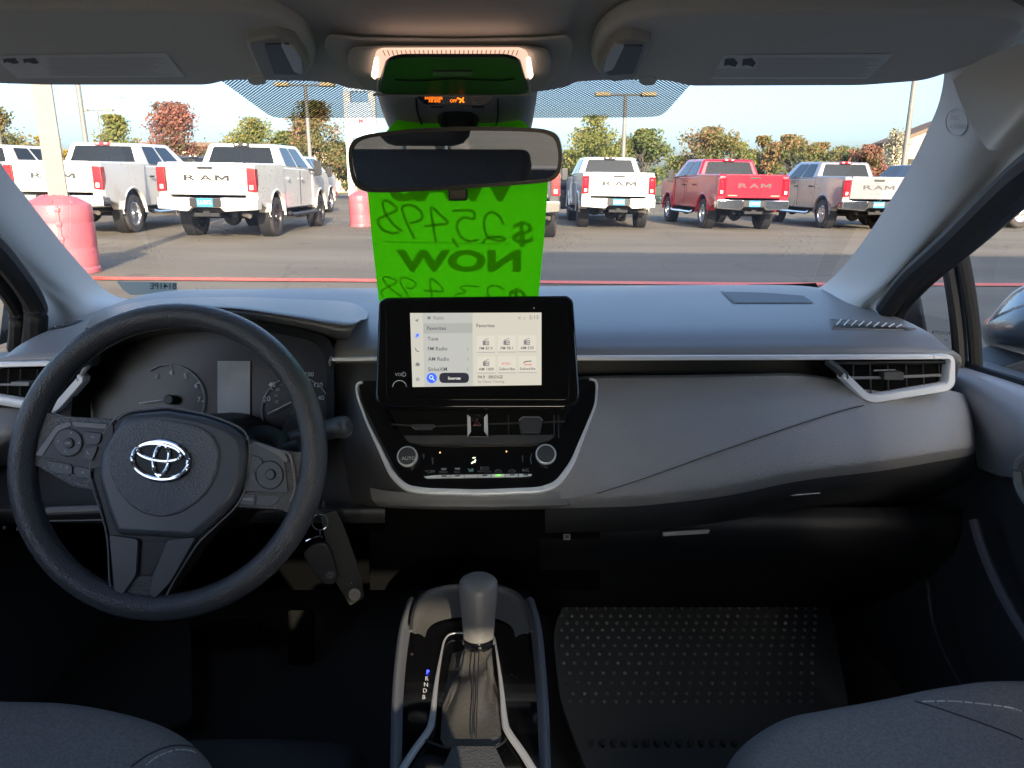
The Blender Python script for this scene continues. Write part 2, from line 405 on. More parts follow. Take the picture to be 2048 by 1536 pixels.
frit('frit_band', [(385, 120), (800, 120), (800, 236), (545, 236)])
frit('frit_band', [(1040, 120), (1425, 120), (1325, 232), (1290, 235), (1040, 236)])
m_fb = mat('black_frit', (.008, .008, .009), .5)
flat('frit_corner', [(1390, 582), (1430, 574), (1500, 569), (1580, 568), (1632, 566), (1640, 584)], lambda x, y: ws_at(x, y, .004), m_fb, t)
# registration sticker on the glass
t = thing('windshield_sticker', 'grey green sticker with number in the lower left windshield corner', 'sticker', ws_at(290, 588))
pl = lambda x, y, o=.010: ws_at(x, y, o)
flat('paper', [(233, 562), (354, 565), (354, 588), (262, 590), (246, 580)], pl, paperish('sticker_back', (.42, .46, .41)), t)
text('number', '8141PE', 353, 578, 17, lambda x, y: ws_at(x, y, .013), mat('sticker_ink', (.05, .08, .06), .7), t, 'l', True, 1.05, .01)

# ================================================================== A pillars
t = thing('windshield_pillar', 'pale grey right windshield pillar trim with airbag lettering', 'pillar', PY(1700, 640, 1.25))
c = [[PY(*p) for p in r] for r in (
    [(1575, 596, 1.52), (1640, 612, 1.36), (1700, 640, 1.27), (1738, 650, 1.27), (1765, 662, 1.20)],
    [(1640, 575, 1.45), (1682, 590, 1.33), (1720, 605, 1.25), (1744, 612, 1.24), (1762, 615, 1.19)],
    [(1705, 511, 1.32), (1750, 540, 1.22), (1778, 558, 1.17), (1792, 566, 1.18), (1810, 552, 1.12)],
    [(1795, 378, 1.14), (1850, 410, 1.04), (1880, 440, 1.01), (1895, 458, 1.02), (1905, 465, .98)],
    [(1860, 250, .97), (1925, 300, .88), (1965, 335, .87), (1985, 362, .885), (1998, 373, .85)],
    [(1884, 180, .875), (1965, 215, .80), (2015, 265, .79), (2040, 300, .80), (2062, 316, .765)],
    [(1890, 110, .83), (2000, 120, .74), (2090, 160, .70), (2150, 200, .70), (2200, 215, .66)])]
sheet('pillar_trim', c, m_pil, t, 5, 5)
pp = Plane((c[4][1] + c[4][2]) / 2, (c[5][1] - c[3][1]).cross(c[4][2] - c[4][0]))
sf = lambda x, y: pp.at(x, y, .006)
m_emb = mat('embossed_mark', (.5, .5, .49), .6)
wire('airbag_mark', ell(1914, 244, 22, 27), sf, .0006, m_emb, t, True, 6)
text('airbag_lettering', 'SRS', 1908, 240, 13, sf, m_emb, t, 'c', sx=.8); text('airbag_lettering', 'AIRBAG', 1917, 257, 13, sf, m_emb, t, 'c', sx=.85)
sheet('upper_cover', [[PY(*p) for p in r] for r in (
    [(1905, 160, .79), (1930, 225, .80), (1965, 285, .80), (1990, 300, .775), (2060, 270, .72)],
    [(1960, 120, .74), (1985, 190, .745), (2010, 240, .74), (2030, 250, .72), (2090, 220, .68)],
    [(2060, 80, .66), (2080, 120, .66), (2090, 150, .66), (2110, 160, .65), (2160, 150, .62)])], m_pil, t, 5, 5)
t = thing('windshield_pillar', 'cream grey left windshield pillar trim beside the green sticker', 'pillar', PY(180, 640, 1.25))
sheet('pillar_trim', [[PY(*p) for p in r] for r in (
    [(285, 600, 1.52), (225, 612, 1.36), (165, 640, 1.30), (120, 655, 1.28), (70, 672, 1.20)],
    [(222, 588, 1.45), (175, 598, 1.33), (138, 610, 1.28), (108, 615, 1.26), (78, 610, 1.19)],
    [(150, 517, 1.32), (105, 545, 1.22), (80, 560, 1.20), (62, 562, 1.18), (44, 548, 1.13)],
    [(60, 405, 1.14), (15, 440, 1.05), (-10, 470, 1.03), (-22, 478, 1.02), (-40, 465, .98)],
    [(-10, 310, .99), (-75, 345, .90), (-120, 380, .88), (-150, 400, .89), (-170, 400, .85)],
    [(-80, 190, .87), (-160, 230, .80), (-210, 270, .79), (-240, 300, .80), (-270, 310, .765)])], m_pil, t, 5, 5)

# ================================================================== front doors
XR, XL = .70, -.80
t = thing('front_door', 'dark grey passenger door panel with window and outside mirror', 'door', (XR, .6, .25))
def DX(x, y, X=XR): return PXx(x, y, X)
dnet = [[DX(*p) for p in r] for r in (
    [(1905, 728, .72), (1955, 742, .72), (2050, 772, .72), (2300, 860, .72), (3200, 1150, .72)],
    [(1900, 745, .695), (1950, 760, .69), (2050, 796, .69), (2300, 890, .69), (3200, 1200, .69)],
    [(1912, 790, .69), (1965, 815, .675), (2050, 850, .665), (2300, 960, .66), (3200, 1300, .66)],
    [(1945, 880, .70), (1990, 895, .68), (2050, 905, .665), (2300, 1010, .66), (3200, 1500, .66)],
    [(1955, 935, .715), (1995, 950, .70), (2050, 965, .69), (2300, 1080, .685), (3200, 1650, .68)],
    [(1955, 965, .725), (1995, 985, .71), (2050, 1010, .70), (2300, 1150, .69), (3200, 1900, .68)],
    [(1880, 1130, .72), (1950, 1180, .71), (2050, 1260, .70), (2300, 1450, .69), (3200, 2400, .67)],
    [(1800, 1350, .71), (1880, 1420, .70), (1990, 1520, .69), (2250, 1800, .68), (3200, 3000, .67)])]
sheet('door_panel', dnet[:5], mat('door_plastic', (.38, .375, .385), .42, bump=('v', 800, .3, .0005)), t, 5, 5)
sheet('lower_panel', dnet[4:], m_dark, t, 5, 5)
G().prism([(XR + .03, y, z) for y, z in ((-.2, .25), (1.75, .25), (1.75, .86), (.9, .90), (-.2, .93))], [(XR + .12, y, z) for y, z in ((-.2, .25), (1.75, .25), (1.75, .86), (.9, .90), (-.2, .93))]).out('door_skin', m_dark, t, bevel=.01)
wire('sill_seal', [(1925, 725), (1960, 740), (2048, 766), (2300, 850), (3000, 1090)], lambda x, y: DX(x, y, .725), .006, m_seal, t)
wire('sill_strip', [(1945, 732), (1962, 738), (2048, 762), (2300, 845), (3000, 1085)], lambda x, y: DX(x, y, .735), .0025, m_silver, t)
# window frame and quarter window divider
g = G(); path = [c[i][4] + Vector((.012, .008, -.004)) for i in range(1, 7)]
g.tube(spline(path, 5), .016, 10); g.out('frame_seal', m_seal, t)
g = G(); path = [c[i][4] + Vector((.035, .015, -.012)) for i in range(0, 7)]
g.tube(spline(path, 5), .013, 10); g.out('window_frame', m_black, t)
a = [DX(1893, 478, .70), DX(1906, 530, .705), DX(1918, 600, .71), DX(1926, 670, .715), DX(1930, 745, .72)]
g = G(); g.tube(spline([p + Vector((0, .012, 0)) for p in a], 4), .0115, 10); g.out('window_divider', m_seal, t)
g = G(); g.tube(spline([p + Vector((.012, -.010, 0)) for p in a], 4), .010, 10); g.out('divider_channel', mat('brown_grey_felt', (.022, .02, .018), .9), t)
mk('corner_trim', [DX(x, y, .755) for x, y in ((1775, 556), (1822, 546), (1838, 600), (1848, 660), (1780, 690), (1755, 640))], [list(range(6))], m_black, t, smooth=False)
wire('corner_seal', [(1822, 546), (1838, 600), (1850, 665)], lambda x, y: DX(x, y, .75), .004, m_seal, t)
mg = glass('door_glass', (.93, .955, .95), .05)
mk('quarter_glass', [DX(x, y, .74) for x, y in ((1822, 546), (1885, 470), (1930, 745), (1850, 690))], [(0, 1, 2, 3)], mg, t, smooth=False)
mk('window_glass', [DX(1893, 470, .74), DX(1932, 745, .745), Vector((.745, -.2, .90)), Vector((.70, -.2, 1.33)), DX(2060, 300, .72)], [(0, 1, 2, 3, 4)], mg, t, smooth=False)
mkp = mat('dark_etched_print', (.02, .02, .022), .6)
text('glass_mark', 'TOYOTA', 1902, 671, 9.5, lambda x, y: DX(x, y, .735), mkp, t, 'l', True, 1.0, .005, .1)
text('glass_mark', 'AS2', 1896, 682, 5, lambda x, y: DX(x, y, .735), mkp, t, 'l', True, 1.0, .0, .1)
wire('pull_handle', [(2070, 900), (2040, 925), (2036, 955), (2044, 985), (2065, 1015)], lambda x, y: DX(x, y, .655), .006, m_pad, t, sm=5)
wire('pocket_edge', [(1948, 1040), (1962, 1090), (1990, 1160), (2030, 1235), (2080, 1310)], lambda x, y: DX(x, y, .66), .007, mat('pocket_edge_plastic', (.13, .12, .135), .5), t, sm=5)
wire('panel_edge', [(1855, 1165), (1865, 1240), (1890, 1310), (1925, 1375)], lambda x, y: DX(x, y, .665), .003, m_dark, t, sm=5)
# outside mirror
gm = [[DX(x, y, X) for x, y, X in r] for r in (
    [(2075, 560, 1.02), (2075, 560, 1.02), (2075, 560, 1.02), (2075, 560, 1.02)],
    [(2075, 563, .99), (2030, 585, .95), (2040, 590, 1.02), (2085, 575, 1.1)],
    [(2090, 600, .93), (1995, 622, .92), (2000, 625, 1.0), (2100, 600, 1.15)],
    [(2110, 640, .92), (1975, 650, .90), (1980, 650, .99), (2110, 640, 1.17)],
    [(2110, 680, .92), (1982, 684, .90), (1985, 686, .99), (2110, 680, 1.15)],
    [(2100, 715, .94), (2010, 700, .93), (2010, 702, 1.0), (2100, 715, 1.1)],
    [(2080, 705, 1.0), (2080, 705, 1.0), (2080, 705, 1.0), (2080, 705, 1.0)])]
rws = [spline(r, 5, True) for r in gm]; cc = [spline(list(q), 4) for q in zip(*rws)]
G().grid([list(q) for q in zip(*cc)], True).out('mirror_shell', mat('mirror_shell_paint', (.10, .12, .14), .25, coat=.5), t)
wire('mirror_rim', [(2075, 562), (2030, 586), (1996, 622), (1977, 650)], lambda x, y: DX(x, y, .905), .0035, m_silver, t, sm=4)
g = G(); g.prism([DX(x, y, .90) for x, y in ((1985, 688), (2070, 712), (2070, 775), (1952, 733))], [DX(x, y, .90) + Vector((-.13, -.03, -.03)) for x, y in ((1985, 688), (2070, 712), (2070, 775), (1952, 733))]); g.out('mirror_foot', m_black, t, bevel=.006)

t = thing('front_door', 'dark driver door panel with black window frame at the left edge', 'door', (XL, .6, .25))
G().prism([(XL - .02, y, z) for y, z in ((-.2, .25), (1.75, .25), (1.75, .86), (.9, .92), (-.2, .93))], [(XL - .10, y, z) for y, z in ((-.2, .25), (1.75, .25), (1.75, .86), (.9, .92), (-.2, .93))]).out('door_skin', m_dark, t, bevel=.01)
G().prism([(XL + .03, y, z) for y, z in ((-.2, .3), (.9, .3), (.88, .86), (-.2, .9))], [(XL - .02, y, z) for y, z in ((-.2, .3), (.9, .3), (.88, .92), (-.2, .93))]).out('door_panel', m_pad, t, bevel=.02)
path = [PY(x, y, Yv) for x, y, Yv in ((66, 690, 1.19), (72, 640, 1.18), (66, 600, 1.17), (30, 545, 1.11), (-45, 462, .97), (-180, 400, .84))]
G().tube(spline(path, 5), .017, 10).out('frame_seal', m_seal, t)
G().tube(spline([p + Vector((-.035, .01, -.01)) for p in path], 5), .014, 10).out('window_frame', m_black, t)
mk('corner_trim', [PXx(x, y, XL - .05) for x, y in ((12, 570), (52, 590), (62, 670), (-2, 690))], [(0, 1, 2, 3)], mat('corner_trim_plastic', (.05, .052, .058), .45), t, smooth=False)
mk('window_glass', [PXx(70, 690, XL - .02), PXx(-10, 560, XL - .02), Vector((XL + .03, .8, 1.3)), Vector((XL + .04, -.2, 1.33)), Vector((XL, -.2, .92))], [(0, 1, 2, 3, 4)], mg, t, smooth=False)
# ================================================================== dashboard
t = dash = thing('dashboard', 'dark grey dashboard with silver trim strip and end vents', 'dashboard', (X0, 1.3, .6))
prof = [(1.05, .930), (1.043, .937), (1.044, .945), (1.058, .953), (1.12, .966), (1.30, .9755), (1.46, .978), (1.62, .955), (1.70, .88)]
cols = [(-.752, -.06), (-.745, -.022), (-.715, -.004), (-.55, 0), (-.3, 0), (-.05, 0), (.2, 0), (.45, 0), (.605, -.004), (.635, -.022), (.642, -.06)]
def padsheet(cols, rows):
    return sheet('top_pad', [[Vector((X, y, z + dz * (1 if i > 2 else .3) + rz(X))) for X, dz in cols] for i, (y, z) in rows], m_pad, t, 6, 5)
pr_ = list(enumerate(prof))
pad_left = padsheet([(-.752, -.06), (-.745, -.022), (-.715, -.004), (-.66, 0), (-.63, -.002), (-.622, -.02)], pr_)
padsheet([(-.64, 0), (-.5, 0), (-.4, 0), (-.24, -.001)], pr_[4:])
top_pad = padsheet([(-.262, -.03), (-.256, -.006), (-.235, 0), (-.05, 0), (.2, 0), (.45, 0), (.605, -.004), (.635, -.022), (.642, -.06)], pr_)
bpy.context.view_layer.update()
def on_pad(px, py, up=.002): return hit(top_pad if px > 400 else pad_left, px, py, up)
def patch(name, top, bot, m, par, nu=6, nv=5, up=.0015):
    a, b = V2(top), V2(bot); pts = []
    def res(p): q = spline(p, nu); return q
    A, B = res(a), res(b)
    return G().grid([[on_pad(*(x.lerp(y, k / nv)), up) for x, y in zip(A, B)] for k in range(nv + 1)]).out(name, m, par)
# raised far section of the pad (brighter step near the glass)
patch('pad_joint', [(1442, 584), (1446, 584)], [(1466, 607), (1470, 607)], m_black, t)
# speaker grilles in the far corners and defroster slots at the ends
def grille(pts, nx, ny):
    m = bpy.data.materials.new('perforated_grille'); m.use_nodes = True; n_ = m.node_tree; b = n_.nodes['Principled BSDF']; b.inputs['Roughness'].default_value = .5
    tc = n_.nodes.new('ShaderNodeTexCoord'); mp = n_.nodes.new('ShaderNodeMapping'); mp.inputs['Scale'].default_value = (150, 150, 150); mp.inputs['Rotation'].default_value = (0, 0, R(45))
    vo = n_.nodes.new('ShaderNodeTexVoronoi'); vo.voronoi_dimensions = '2D'; vo.inputs['Randomness'].default_value = 0; vo.inputs['Scale'].default_value = 1.4
    lt = n_.nodes.new('ShaderNodeMath'); lt.operation = 'LESS_THAN'; lt.inputs[1].default_value = .3
    mx = n_.nodes.new('ShaderNodeMix'); mx.data_type = 'RGBA'; mx.inputs[6].default_value = (.10, .105, .11, 1); mx.inputs[7].default_value = (.008, .008, .008, 1)
    n_.links.new(tc.outputs['Object'], mp.inputs[0]); n_.links.new(mp.outputs[0], vo.inputs['Vector']); n_.links.new(vo.outputs['Distance'], lt.inputs[0]); n_.links.new(lt.outputs[0], mx.inputs[0]); n_.links.new(mx.outputs[2], b.inputs['Base Color'])
    return m
mgr = grille(0, 0, 0)
patch('speaker_grille', [(1448, 585), (1530, 587), (1606, 593)], [(1471, 607), (1550, 607), (1628, 607)], mgr, t)
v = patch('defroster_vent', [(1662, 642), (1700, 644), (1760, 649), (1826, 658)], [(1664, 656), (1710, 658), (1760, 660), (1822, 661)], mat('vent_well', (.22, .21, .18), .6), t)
patch('vent_floor', [(1668, 650), (1710, 652), (1760, 655), (1815, 659)], [(1668, 656), (1712, 658), (1760, 660), (1812, 660.5)], m_black, v, up=.0025)
for i in range(9):
    x = 1672 + i * 15; y0, y1 = 655 + i * .5, 644 + i * 1.2
    wire('slat', [(x, y0), (x + 10, y1)], lambda a, b: on_pad(a, b, .004), .0011, m_silver, v, seg=5)
wire('vent_rim', [(1660, 641), (1700, 643), (1760, 648), (1830, 659), (1790, 661), (1664, 658)], lambda a, b: on_pad(a, b, .001), .0013, m_pad, v, True)
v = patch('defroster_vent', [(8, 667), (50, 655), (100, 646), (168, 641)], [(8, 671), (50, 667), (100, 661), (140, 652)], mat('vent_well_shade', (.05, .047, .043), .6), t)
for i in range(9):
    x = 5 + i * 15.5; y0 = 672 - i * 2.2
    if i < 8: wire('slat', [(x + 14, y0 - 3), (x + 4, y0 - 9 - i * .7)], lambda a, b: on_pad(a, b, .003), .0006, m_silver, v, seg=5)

# silver strip and slot under the pad, passenger side
pv = Plane(PY(1700, 745, 1.035), (0, -1, .12))
at = lambda x, y, o=0.: pv.at(x, y, o)
band('trim_strip', [(1140, 717), (1400, 716), (1650, 715.5), (1880, 714)], 9.5, pv, -.004, .008, m_silver, t)
band('trim_strip', [(664, 719), (700, 719), (770, 718)], 7.5, pv, -.004, .008, m_silver, t)
band('trim_strip', [(-120, 732), (0, 730), (130, 727)], 10, pv, -.004, .008, m_silver, t)
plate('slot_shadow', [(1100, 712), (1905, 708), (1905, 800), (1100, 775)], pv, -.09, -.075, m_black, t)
# passenger-side fascia
cx_ = [1090, 1195, 1300, 1450, 1600, 1760, 1880, 1935, 1950]
yt = [762, 757, 756, 754, 753, 765, 778, 792, 815]; yb = [1005, 1003, 998, 980, 950, 930, 910, 900, 893]
prf = [(0, 1.075), (.02, 1.058), (.25, 1.02), (.5, .99), (.75, .968), (.93, .958), (1, .962)]
dY = [0, 0, 0, 0, 0, .003, .012, .035, .075]
net = [[PY(cx_[i], yt[i] + (yb[i] - yt[i]) * f, Yv + dY[i]) for i in range(9)] for f, Yv in prf]
net += [[PY(cx_[i], yb[i] + 12, .972 + dY[i]) for i in range(9)]]
sheet('lower_fascia', net, m_pad2, t, 5, 5)
sheet('fascia_underside', [[PY(cx_[i], yb[i] + k, Yv + dY[i]) for i in range(9)] for k, Yv in ((11, .974), (38, 1.0), (60, 1.09), (90, 1.25))], m_dark, t, 4, 4)  # shade under the fascia put into a darker plastic
# padded upper panel standing proud, cut along the diagonal seam
bx = [1090, 1195, 1300, 1400, 1500, 1600, 1690, 1728]
bt = [762, 757, 756, 755, 753, 752, 768, 802]; bb = [1003, 985, 951, 915, 880, 846, 818, 809]
def faceY(px, py):
    for i in range(8):
        if cx_[i] <= px <= cx_[i + 1] or i == 7:
            f = (px - cx_[i]) / (cx_[i + 1] - cx_[i]); a = yt[i] + (yt[i + 1] - yt[i]) * f; b = yb[i] + (yb[i + 1] - yb[i]) * f
            break
    k = min(max((py - a) / (b - a), 0), 1)
    for (p, Yp), (q, Yq) in zip(prf[1:], prf[2:]):
        if k <= q: return Yp + (Yq - Yp) * max(0, k - p) / (q - p)
    return .96
net = []
for j in range(7):
    f = j / 6
    net.append([PY(bx[i], bt[i] + (bb[i] - bt[i]) * f, faceY(bx[i], bt[i] + (bb[i] - bt[i]) * f) - .005) for i in range(8)])
sheet('upper_panel', net, m_pad2, t, 5, 4, thick=(0, .012, .001))
wire('panel_seam', list(zip(bx[1:], [b + 2 for b in bb[1:]])), lambda x, y: PY(x, y, faceY(x, y) - .0010), .0006, m_dark, t, sm=4)
wire('glove_box_highlight', [(1180, 1013), (1400, 1005), (1640, 986)], lambda x, y: PY(x, y, 1.0), .0007, m_silver, t, seg=5)  # silver line paints the highlight along the glove box lid edge
# passenger vent
v = plate('vent_well', [(1640, 722), (1900, 718), (1898, 778), (1742, 798), (1725, 795)], pv, -.03, -.014, m_rec, t)
for x in (1706, 1740, 1775, 1812, 1846, 1878):
    g = G(); a, b = at(x, 724, -.008), at(x + 2, 790 - (x - 1740) * .09, -.008); g.tube([a, b], .0010, 4); g.out('fin', m_dark, v)
wire('vane', [(1700, 756), (1770, 755), (1885, 750)], lambda x, y: at(x, y, -.006), .0022, m_pad, v, seg=6)
plate('tab', rrect(1768, 744, 1808, 760, 3), pv, -.01, .006, m_dark, v)
wire('tab_edge', [(1748, 741), (1790, 740)], lambda x, y: at(x, y, .002), .0012, m_pad, v, seg=6)
loop = fillet([(1870, 714.5), (1907, 713), (1904, 774), (1740, 801), (1692, 754)], [1, 14, 16, 20, 1], 6)
band('vent_surround', loop, lambda q: 9.5 + 6 * min(1, max(0, (q.y - 714) / 50)), pv, -.01, .010, m_silver, v, bevel=.002)
wire('vent_frame', [(1690, 752), (1672, 735), (1655, 722)], lambda x, y: at(x, y, .002), .006, m_dark, v, seg=8)
wire('vent_frame', fillet([(1694, 760), (1726, 796), (1742, 797), (1894, 768), (1897, 724), (1660, 726)], 6), lambda x, y: at(x, y, -.004), .003, m_black, v, True, seg=8)
# driver vent
v = plate('vent_well', [(-60, 738), (190, 735), (165, 780), (105, 815), (40, 808), (-60, 800)], pv, -.03, -.014, m_rec, t)
for x in (-20, 17, 41, 75):
    G().tube([at(x, 738, -.008), at(x - 2, 798, -.008)], .0009, 4).out('fin', m_dark, v)
wire('vane', [(-60, 770), (100, 768)], lambda x, y: at(x, y, -.006), .0018, m_pad, v, seg=6)
plate('tab', rrect(21, 764, 58, 772, 2), pv, -.01, .006, m_pad, v)
band('vent_surround', fillet([(-80, 790), (0, 802), (60, 812), (106, 819), (120, 805), (162, 757)], 8), 17, pv, -.01, .008, m_silver, v, bevel=.002)
wire('vent_frame', [(162, 757), (168, 742), (180, 728)], lambda x, y: at(x, y, .002), .004, m_pad, v, seg=8)
# driver-side fascia, knee panel, area round the column
sheet('driver_fascia', [[PY(x, y + (0 if x > 100 else 0), Yv) for x in (-120, 0, 120, 260, 420, 560, 680, 770)] for y, Yv in ((726, 1.10), (800, 1.14), (880, 1.09), (960, 1.04), (1005, 1.005), (1018, .985), (1034, .985), (1046, 1.0))], m_dark, t, 4, 4)
sheet('knee_recess', [[PY(x, y, Yv) for x in (-120, 0, 120, 260, 420, 560, 680, 770)] for y, Yv in ((1044, 1.0), (1060, 1.08), (1100, 1.2), (1180, 1.45))], m_rec, t, 4, 4)  # black sheet holds the knee well's shade in its colour
sheet('side_fascia', [[PY(x, y, Yv) for x, y, Yv in r] for r in (
    [(-120, 808, 1.03), (0, 815, 1.03), (60, 822, 1.035), (110, 832, 1.05), (165, 800, 1.08)],
    [(-120, 850, 1.0), (0, 858, 1.0), (50, 868, 1.01), (110, 872, 1.04), (185, 850, 1.08)],
    [(-120, 900, .99), (-30, 905, .995), (20, 900, 1.02), (90, 905, 1.06), (185, 900, 1.10)],
    [(-120, 950, 1.03), (-60, 950, 1.04), (-10, 940, 1.06), (60, 940, 1.09), (160, 940, 1.12)])], m_pad, t, 5, 5)
for x, y in ((8, 1056), (35, 1058)): plate('switch_mark', rrect(x - 3, y - 3, x + 3, y + 3, 1), Plane(PY(x, y, .99), (0, -1, .1)), -.002, .0, m_dimprint, t)
wire('knee_ledge', [(95, 1022), (150, 1020), (205, 1018)], lambda x, y: PY(x, y, .975), .006, m_pad, t, seg=8)
wire('knee_seam', [(95, 1042), (150, 1041), (205, 1040)], lambda x, y: PY(x, y, .972), .0012, m_pad, t, seg=6)
# centre fascia: side wings beside the display and the lip under the climate panel
sheet('centre_wing', [[PY(x, y, Yv) for x, y, Yv in r] for r in (
    [(655, 722, 1.10), (690, 722, 1.075), (720, 722, 1.06), (760, 722, 1.055)],
    [(668, 780, 1.09), (695, 780, 1.05), (716, 780, 1.032), (770, 780, 1.03)],
    [(675, 860, 1.06), (705, 860, 1.02), (738, 860, 1.0), (800, 860, 1.0)],
    [(690, 930, 1.03), (725, 930, .99), (768, 930, .972), (830, 930, .972)],
    [(700, 985, 1.01), (750, 990, .972), (805, 990, .955), (850, 990, .955)],
    [(710, 1020, 1.01), (765, 1012, .985), (830, 1012, .958), (870, 1008, .956)])], m_dark, t, 5, 5)
lipnet = [[PY(x, y, Yv) for x, y, Yv in r] for r in (
    [(740, 975, .975), (800, 984, .952), (960, 990, .948), (1100, 984, .952), (1180, 980, .985)],
    [(745, 1000, .972), (800, 1004, .952), (960, 1007, .948), (1100, 1004, .950), (1180, 1000, .985)],
    [(760, 1013, .99), (820, 1015, .965), (960, 1017, .96), (1100, 1015, .963), (1180, 1011, .995)],
    [(780, 1016, 1.06), (830, 1018, 1.06), (960, 1020, 1.06), (1100, 1018, 1.06), (1180, 1014, 1.06)])]
sheet('centre_lip', lipnet, m_pad, t, 5, 4)
sheet('centre_recess', [[PY(x, y, Yv) for x in (740, 850, 960, 1080, 1200)] for y, Yv in ((1010, 1.05), (1060, 1.09), (1110, 1.12), (1180, 1.2))], m_rec, t, 3, 3)  # shade below the lip put into a black sheet
# foot-well face, glove box pull, socket
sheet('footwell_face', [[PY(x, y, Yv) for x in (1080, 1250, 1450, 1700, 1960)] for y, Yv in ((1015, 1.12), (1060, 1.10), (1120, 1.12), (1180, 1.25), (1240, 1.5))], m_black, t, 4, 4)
pg = Plane(PY(1370, 1066, 1.09), (0, -1, .3))
plate('glove_box_pull', [(1326, 1064), (1420, 1059), (1418, 1067), (1326, 1073)], pg, 0, .008, mat('worn_metal_pull', (.42, .40, .36), .45, .3), t, rr=2)
plate('socket', rrect(1127, 1068, 1141, 1080, 2), pg, 0, .004, m_dimprint, t); plate('socket_hole', rrect(1130, 1070, 1138, 1077, 1), pg, .003, .005, m_black, t)
# instrument hood
sheet('instrument_hood', [[PY(*p) for p in r] for r in (
    [(130, 660, 1.34), (205, 628, 1.34), (300, 604, 1.34), (460, 596, 1.34), (600, 599, 1.34), (690, 603, 1.34), (728, 612, 1.34)],
    [(130, 665, 1.26), (195, 627, 1.27), (300, 600, 1.27), (460, 594, 1.27), (600, 599, 1.27), (695, 607, 1.27), (735, 620, 1.27)],
    [(140, 690, 1.12), (200, 636, 1.13), (300, 603, 1.14), (460, 598, 1.14), (600, 608, 1.14), (700, 620, 1.13), (734, 636, 1.12)],
    [(155, 715, 1.02), (205, 650, 1.02), (300, 614, 1.01), (456, 612, 1.005), (585, 628, 1.0), (690, 644, 1.0), (722, 640, 1.01)],
    [(160, 725, 1.015), (210, 660, 1.012), (300, 622, 1.005), (456, 621, .998), (583, 638, .995), (686, 657, .995), (714, 648, 1.005)],
    [(168, 735, 1.03), (218, 668, 1.02), (304, 630, 1.02), (456, 630, 1.012), (580, 647, 1.01), (680, 668, 1.01), (706, 660, 1.02)],
    [(190, 770, 1.12), (230, 690, 1.12), (310, 655, 1.12), (456, 648, 1.12), (570, 660, 1.12), (660, 680, 1.12), (690, 690, 1.12)])], m_pad, t, 5, 5)

# ================================================================== instrument cluster
t = thing('instrument_cluster', 'dark instrument cluster with two dials seen through the steering wheel', 'instrument cluster', PY(420, 850, 1.08))
pc = plane2(680, 1.10, 850, 1.06)
ca = lambda o: (lambda x, y: pc.at(x, y, o))
ml, mc = [(140, 880), (150, 765), (190, 700), (300, 655), (454, 642), (581, 654), (660, 682), (668, 760), (668, 880)], [(185, 868), (182, 770), (212, 712), (310, 672), (454, 663), (560, 668), (636, 692), (653, 760), (650, 868)]
g = G(); A = [PY(x, y, 1.03) for x, y in spline(V2(ml), 4)]; Bp = [pc.at(x, y, .0) for x, y in spline(V2(mc), 4)]
g.grid([A, [a.lerp(b, .5) for a, b in zip(A, Bp)], Bp]).out('housing', m_black, t)
plate('dial_face', [(170, 655), (665, 655), (665, 875), (170, 875)], pc, -.02, -.003, mat('dial_face_black', (.018, .019, .021), .3), t)
md_ = mat('dial_print', (.9, .92, .95), .5); md2 = mat('dial_print_faint', (.42, .44, .46), .5)
arc = lambda cx, cy, r, a0, a1, n=26: [(cx + r * math.cos(R(a0 + (a1 - a0) * i / n)), cy + r * math.sin(R(a0 + (a1 - a0) * i / n))) for i in range(n + 1)]
wire('scale_ring', arc(338, 800, 71, -125, 28), ca(.0015), .0011, md2, t, seg=6)
wire('scale_ring', arc(592, 822, 69, 155, 330), ca(.0015), .0011, md2, t, seg=6)
for s_, x, y, b in (('3', 312, 757, 0), ('4', 341, 750, 1), ('5', 370, 757, 1), ('6', 392, 776, 1), ('7', 398, 804, 1)):
    text('dial_number', s_, x, y, 14, ca(.001), md_ if b else md2, t, 'c')
for s_, x, y, z in (('20', 534, 802, 14), ('40', 544, 774, 14), ('60', 570, 753, 14), ('100', 619, 753, 13), ('120', 637, 774, 13), ('140', 640, 800, 13)):
    text('dial_number', s_, x, y, z, ca(.001), md_, t, 'c')
for s_, x, y in (('80', 566, 771), ('60', 556, 782), ('40', 552, 794), ('20', 553, 806)): text('dial_number', s_, x, y, 8, ca(.001), md2, t, 'c')
for cx, cy, r, angs in ((338, 800, 71, (-88, -58, -30, 2)), (592, 822, 69, (196, 222, 305))):
    for a in angs: wire('tick', [(cx + r * math.cos(R(a)), cy + r * math.sin(R(a))), (cx + (r - 6) * math.cos(R(a)), cy + (r - 6) * math.sin(R(a)))], ca(.0012), .0007, md_, t, seg=4)
wire('needle', [(334, 799), (278, 806)], ca(.008), .0009, m_print, t, seg=6); wire('needle', [(588, 801), (535, 828)], ca(.008), .0010, m_print, t, seg=6)
wire('needle', [(588, 828), (574, 856)], ca(.008), .0008, m_print, t, seg=6)
for cx, cy, r in ((336, 799, 10), (588, 832, 9)):
    plate('dial_hub', ell(cx, cy, r, r), pc, 0, .014, m_dark, t, bevel=.002)
plate('info_display', rrect(435, 722, 500, 834, 1), pc, -.002, .001, mat('lcd_reflection_grey', (.36, .38, .39), .25, var=(14, (.5, .52, .53), .4, .65)), t, bevel=None)  # grey tones stand in for light reflected by the dark display
plate('cluster_lens_edge', [(575, 836), (640, 838), (655, 880), (560, 870)], pc, .01, .02, m_dark, t, rr=8)
wire('lens_glint', [(283, 665), (320, 660), (385, 658)], ca(.02), .0012, m_dimprint, t, seg=6)
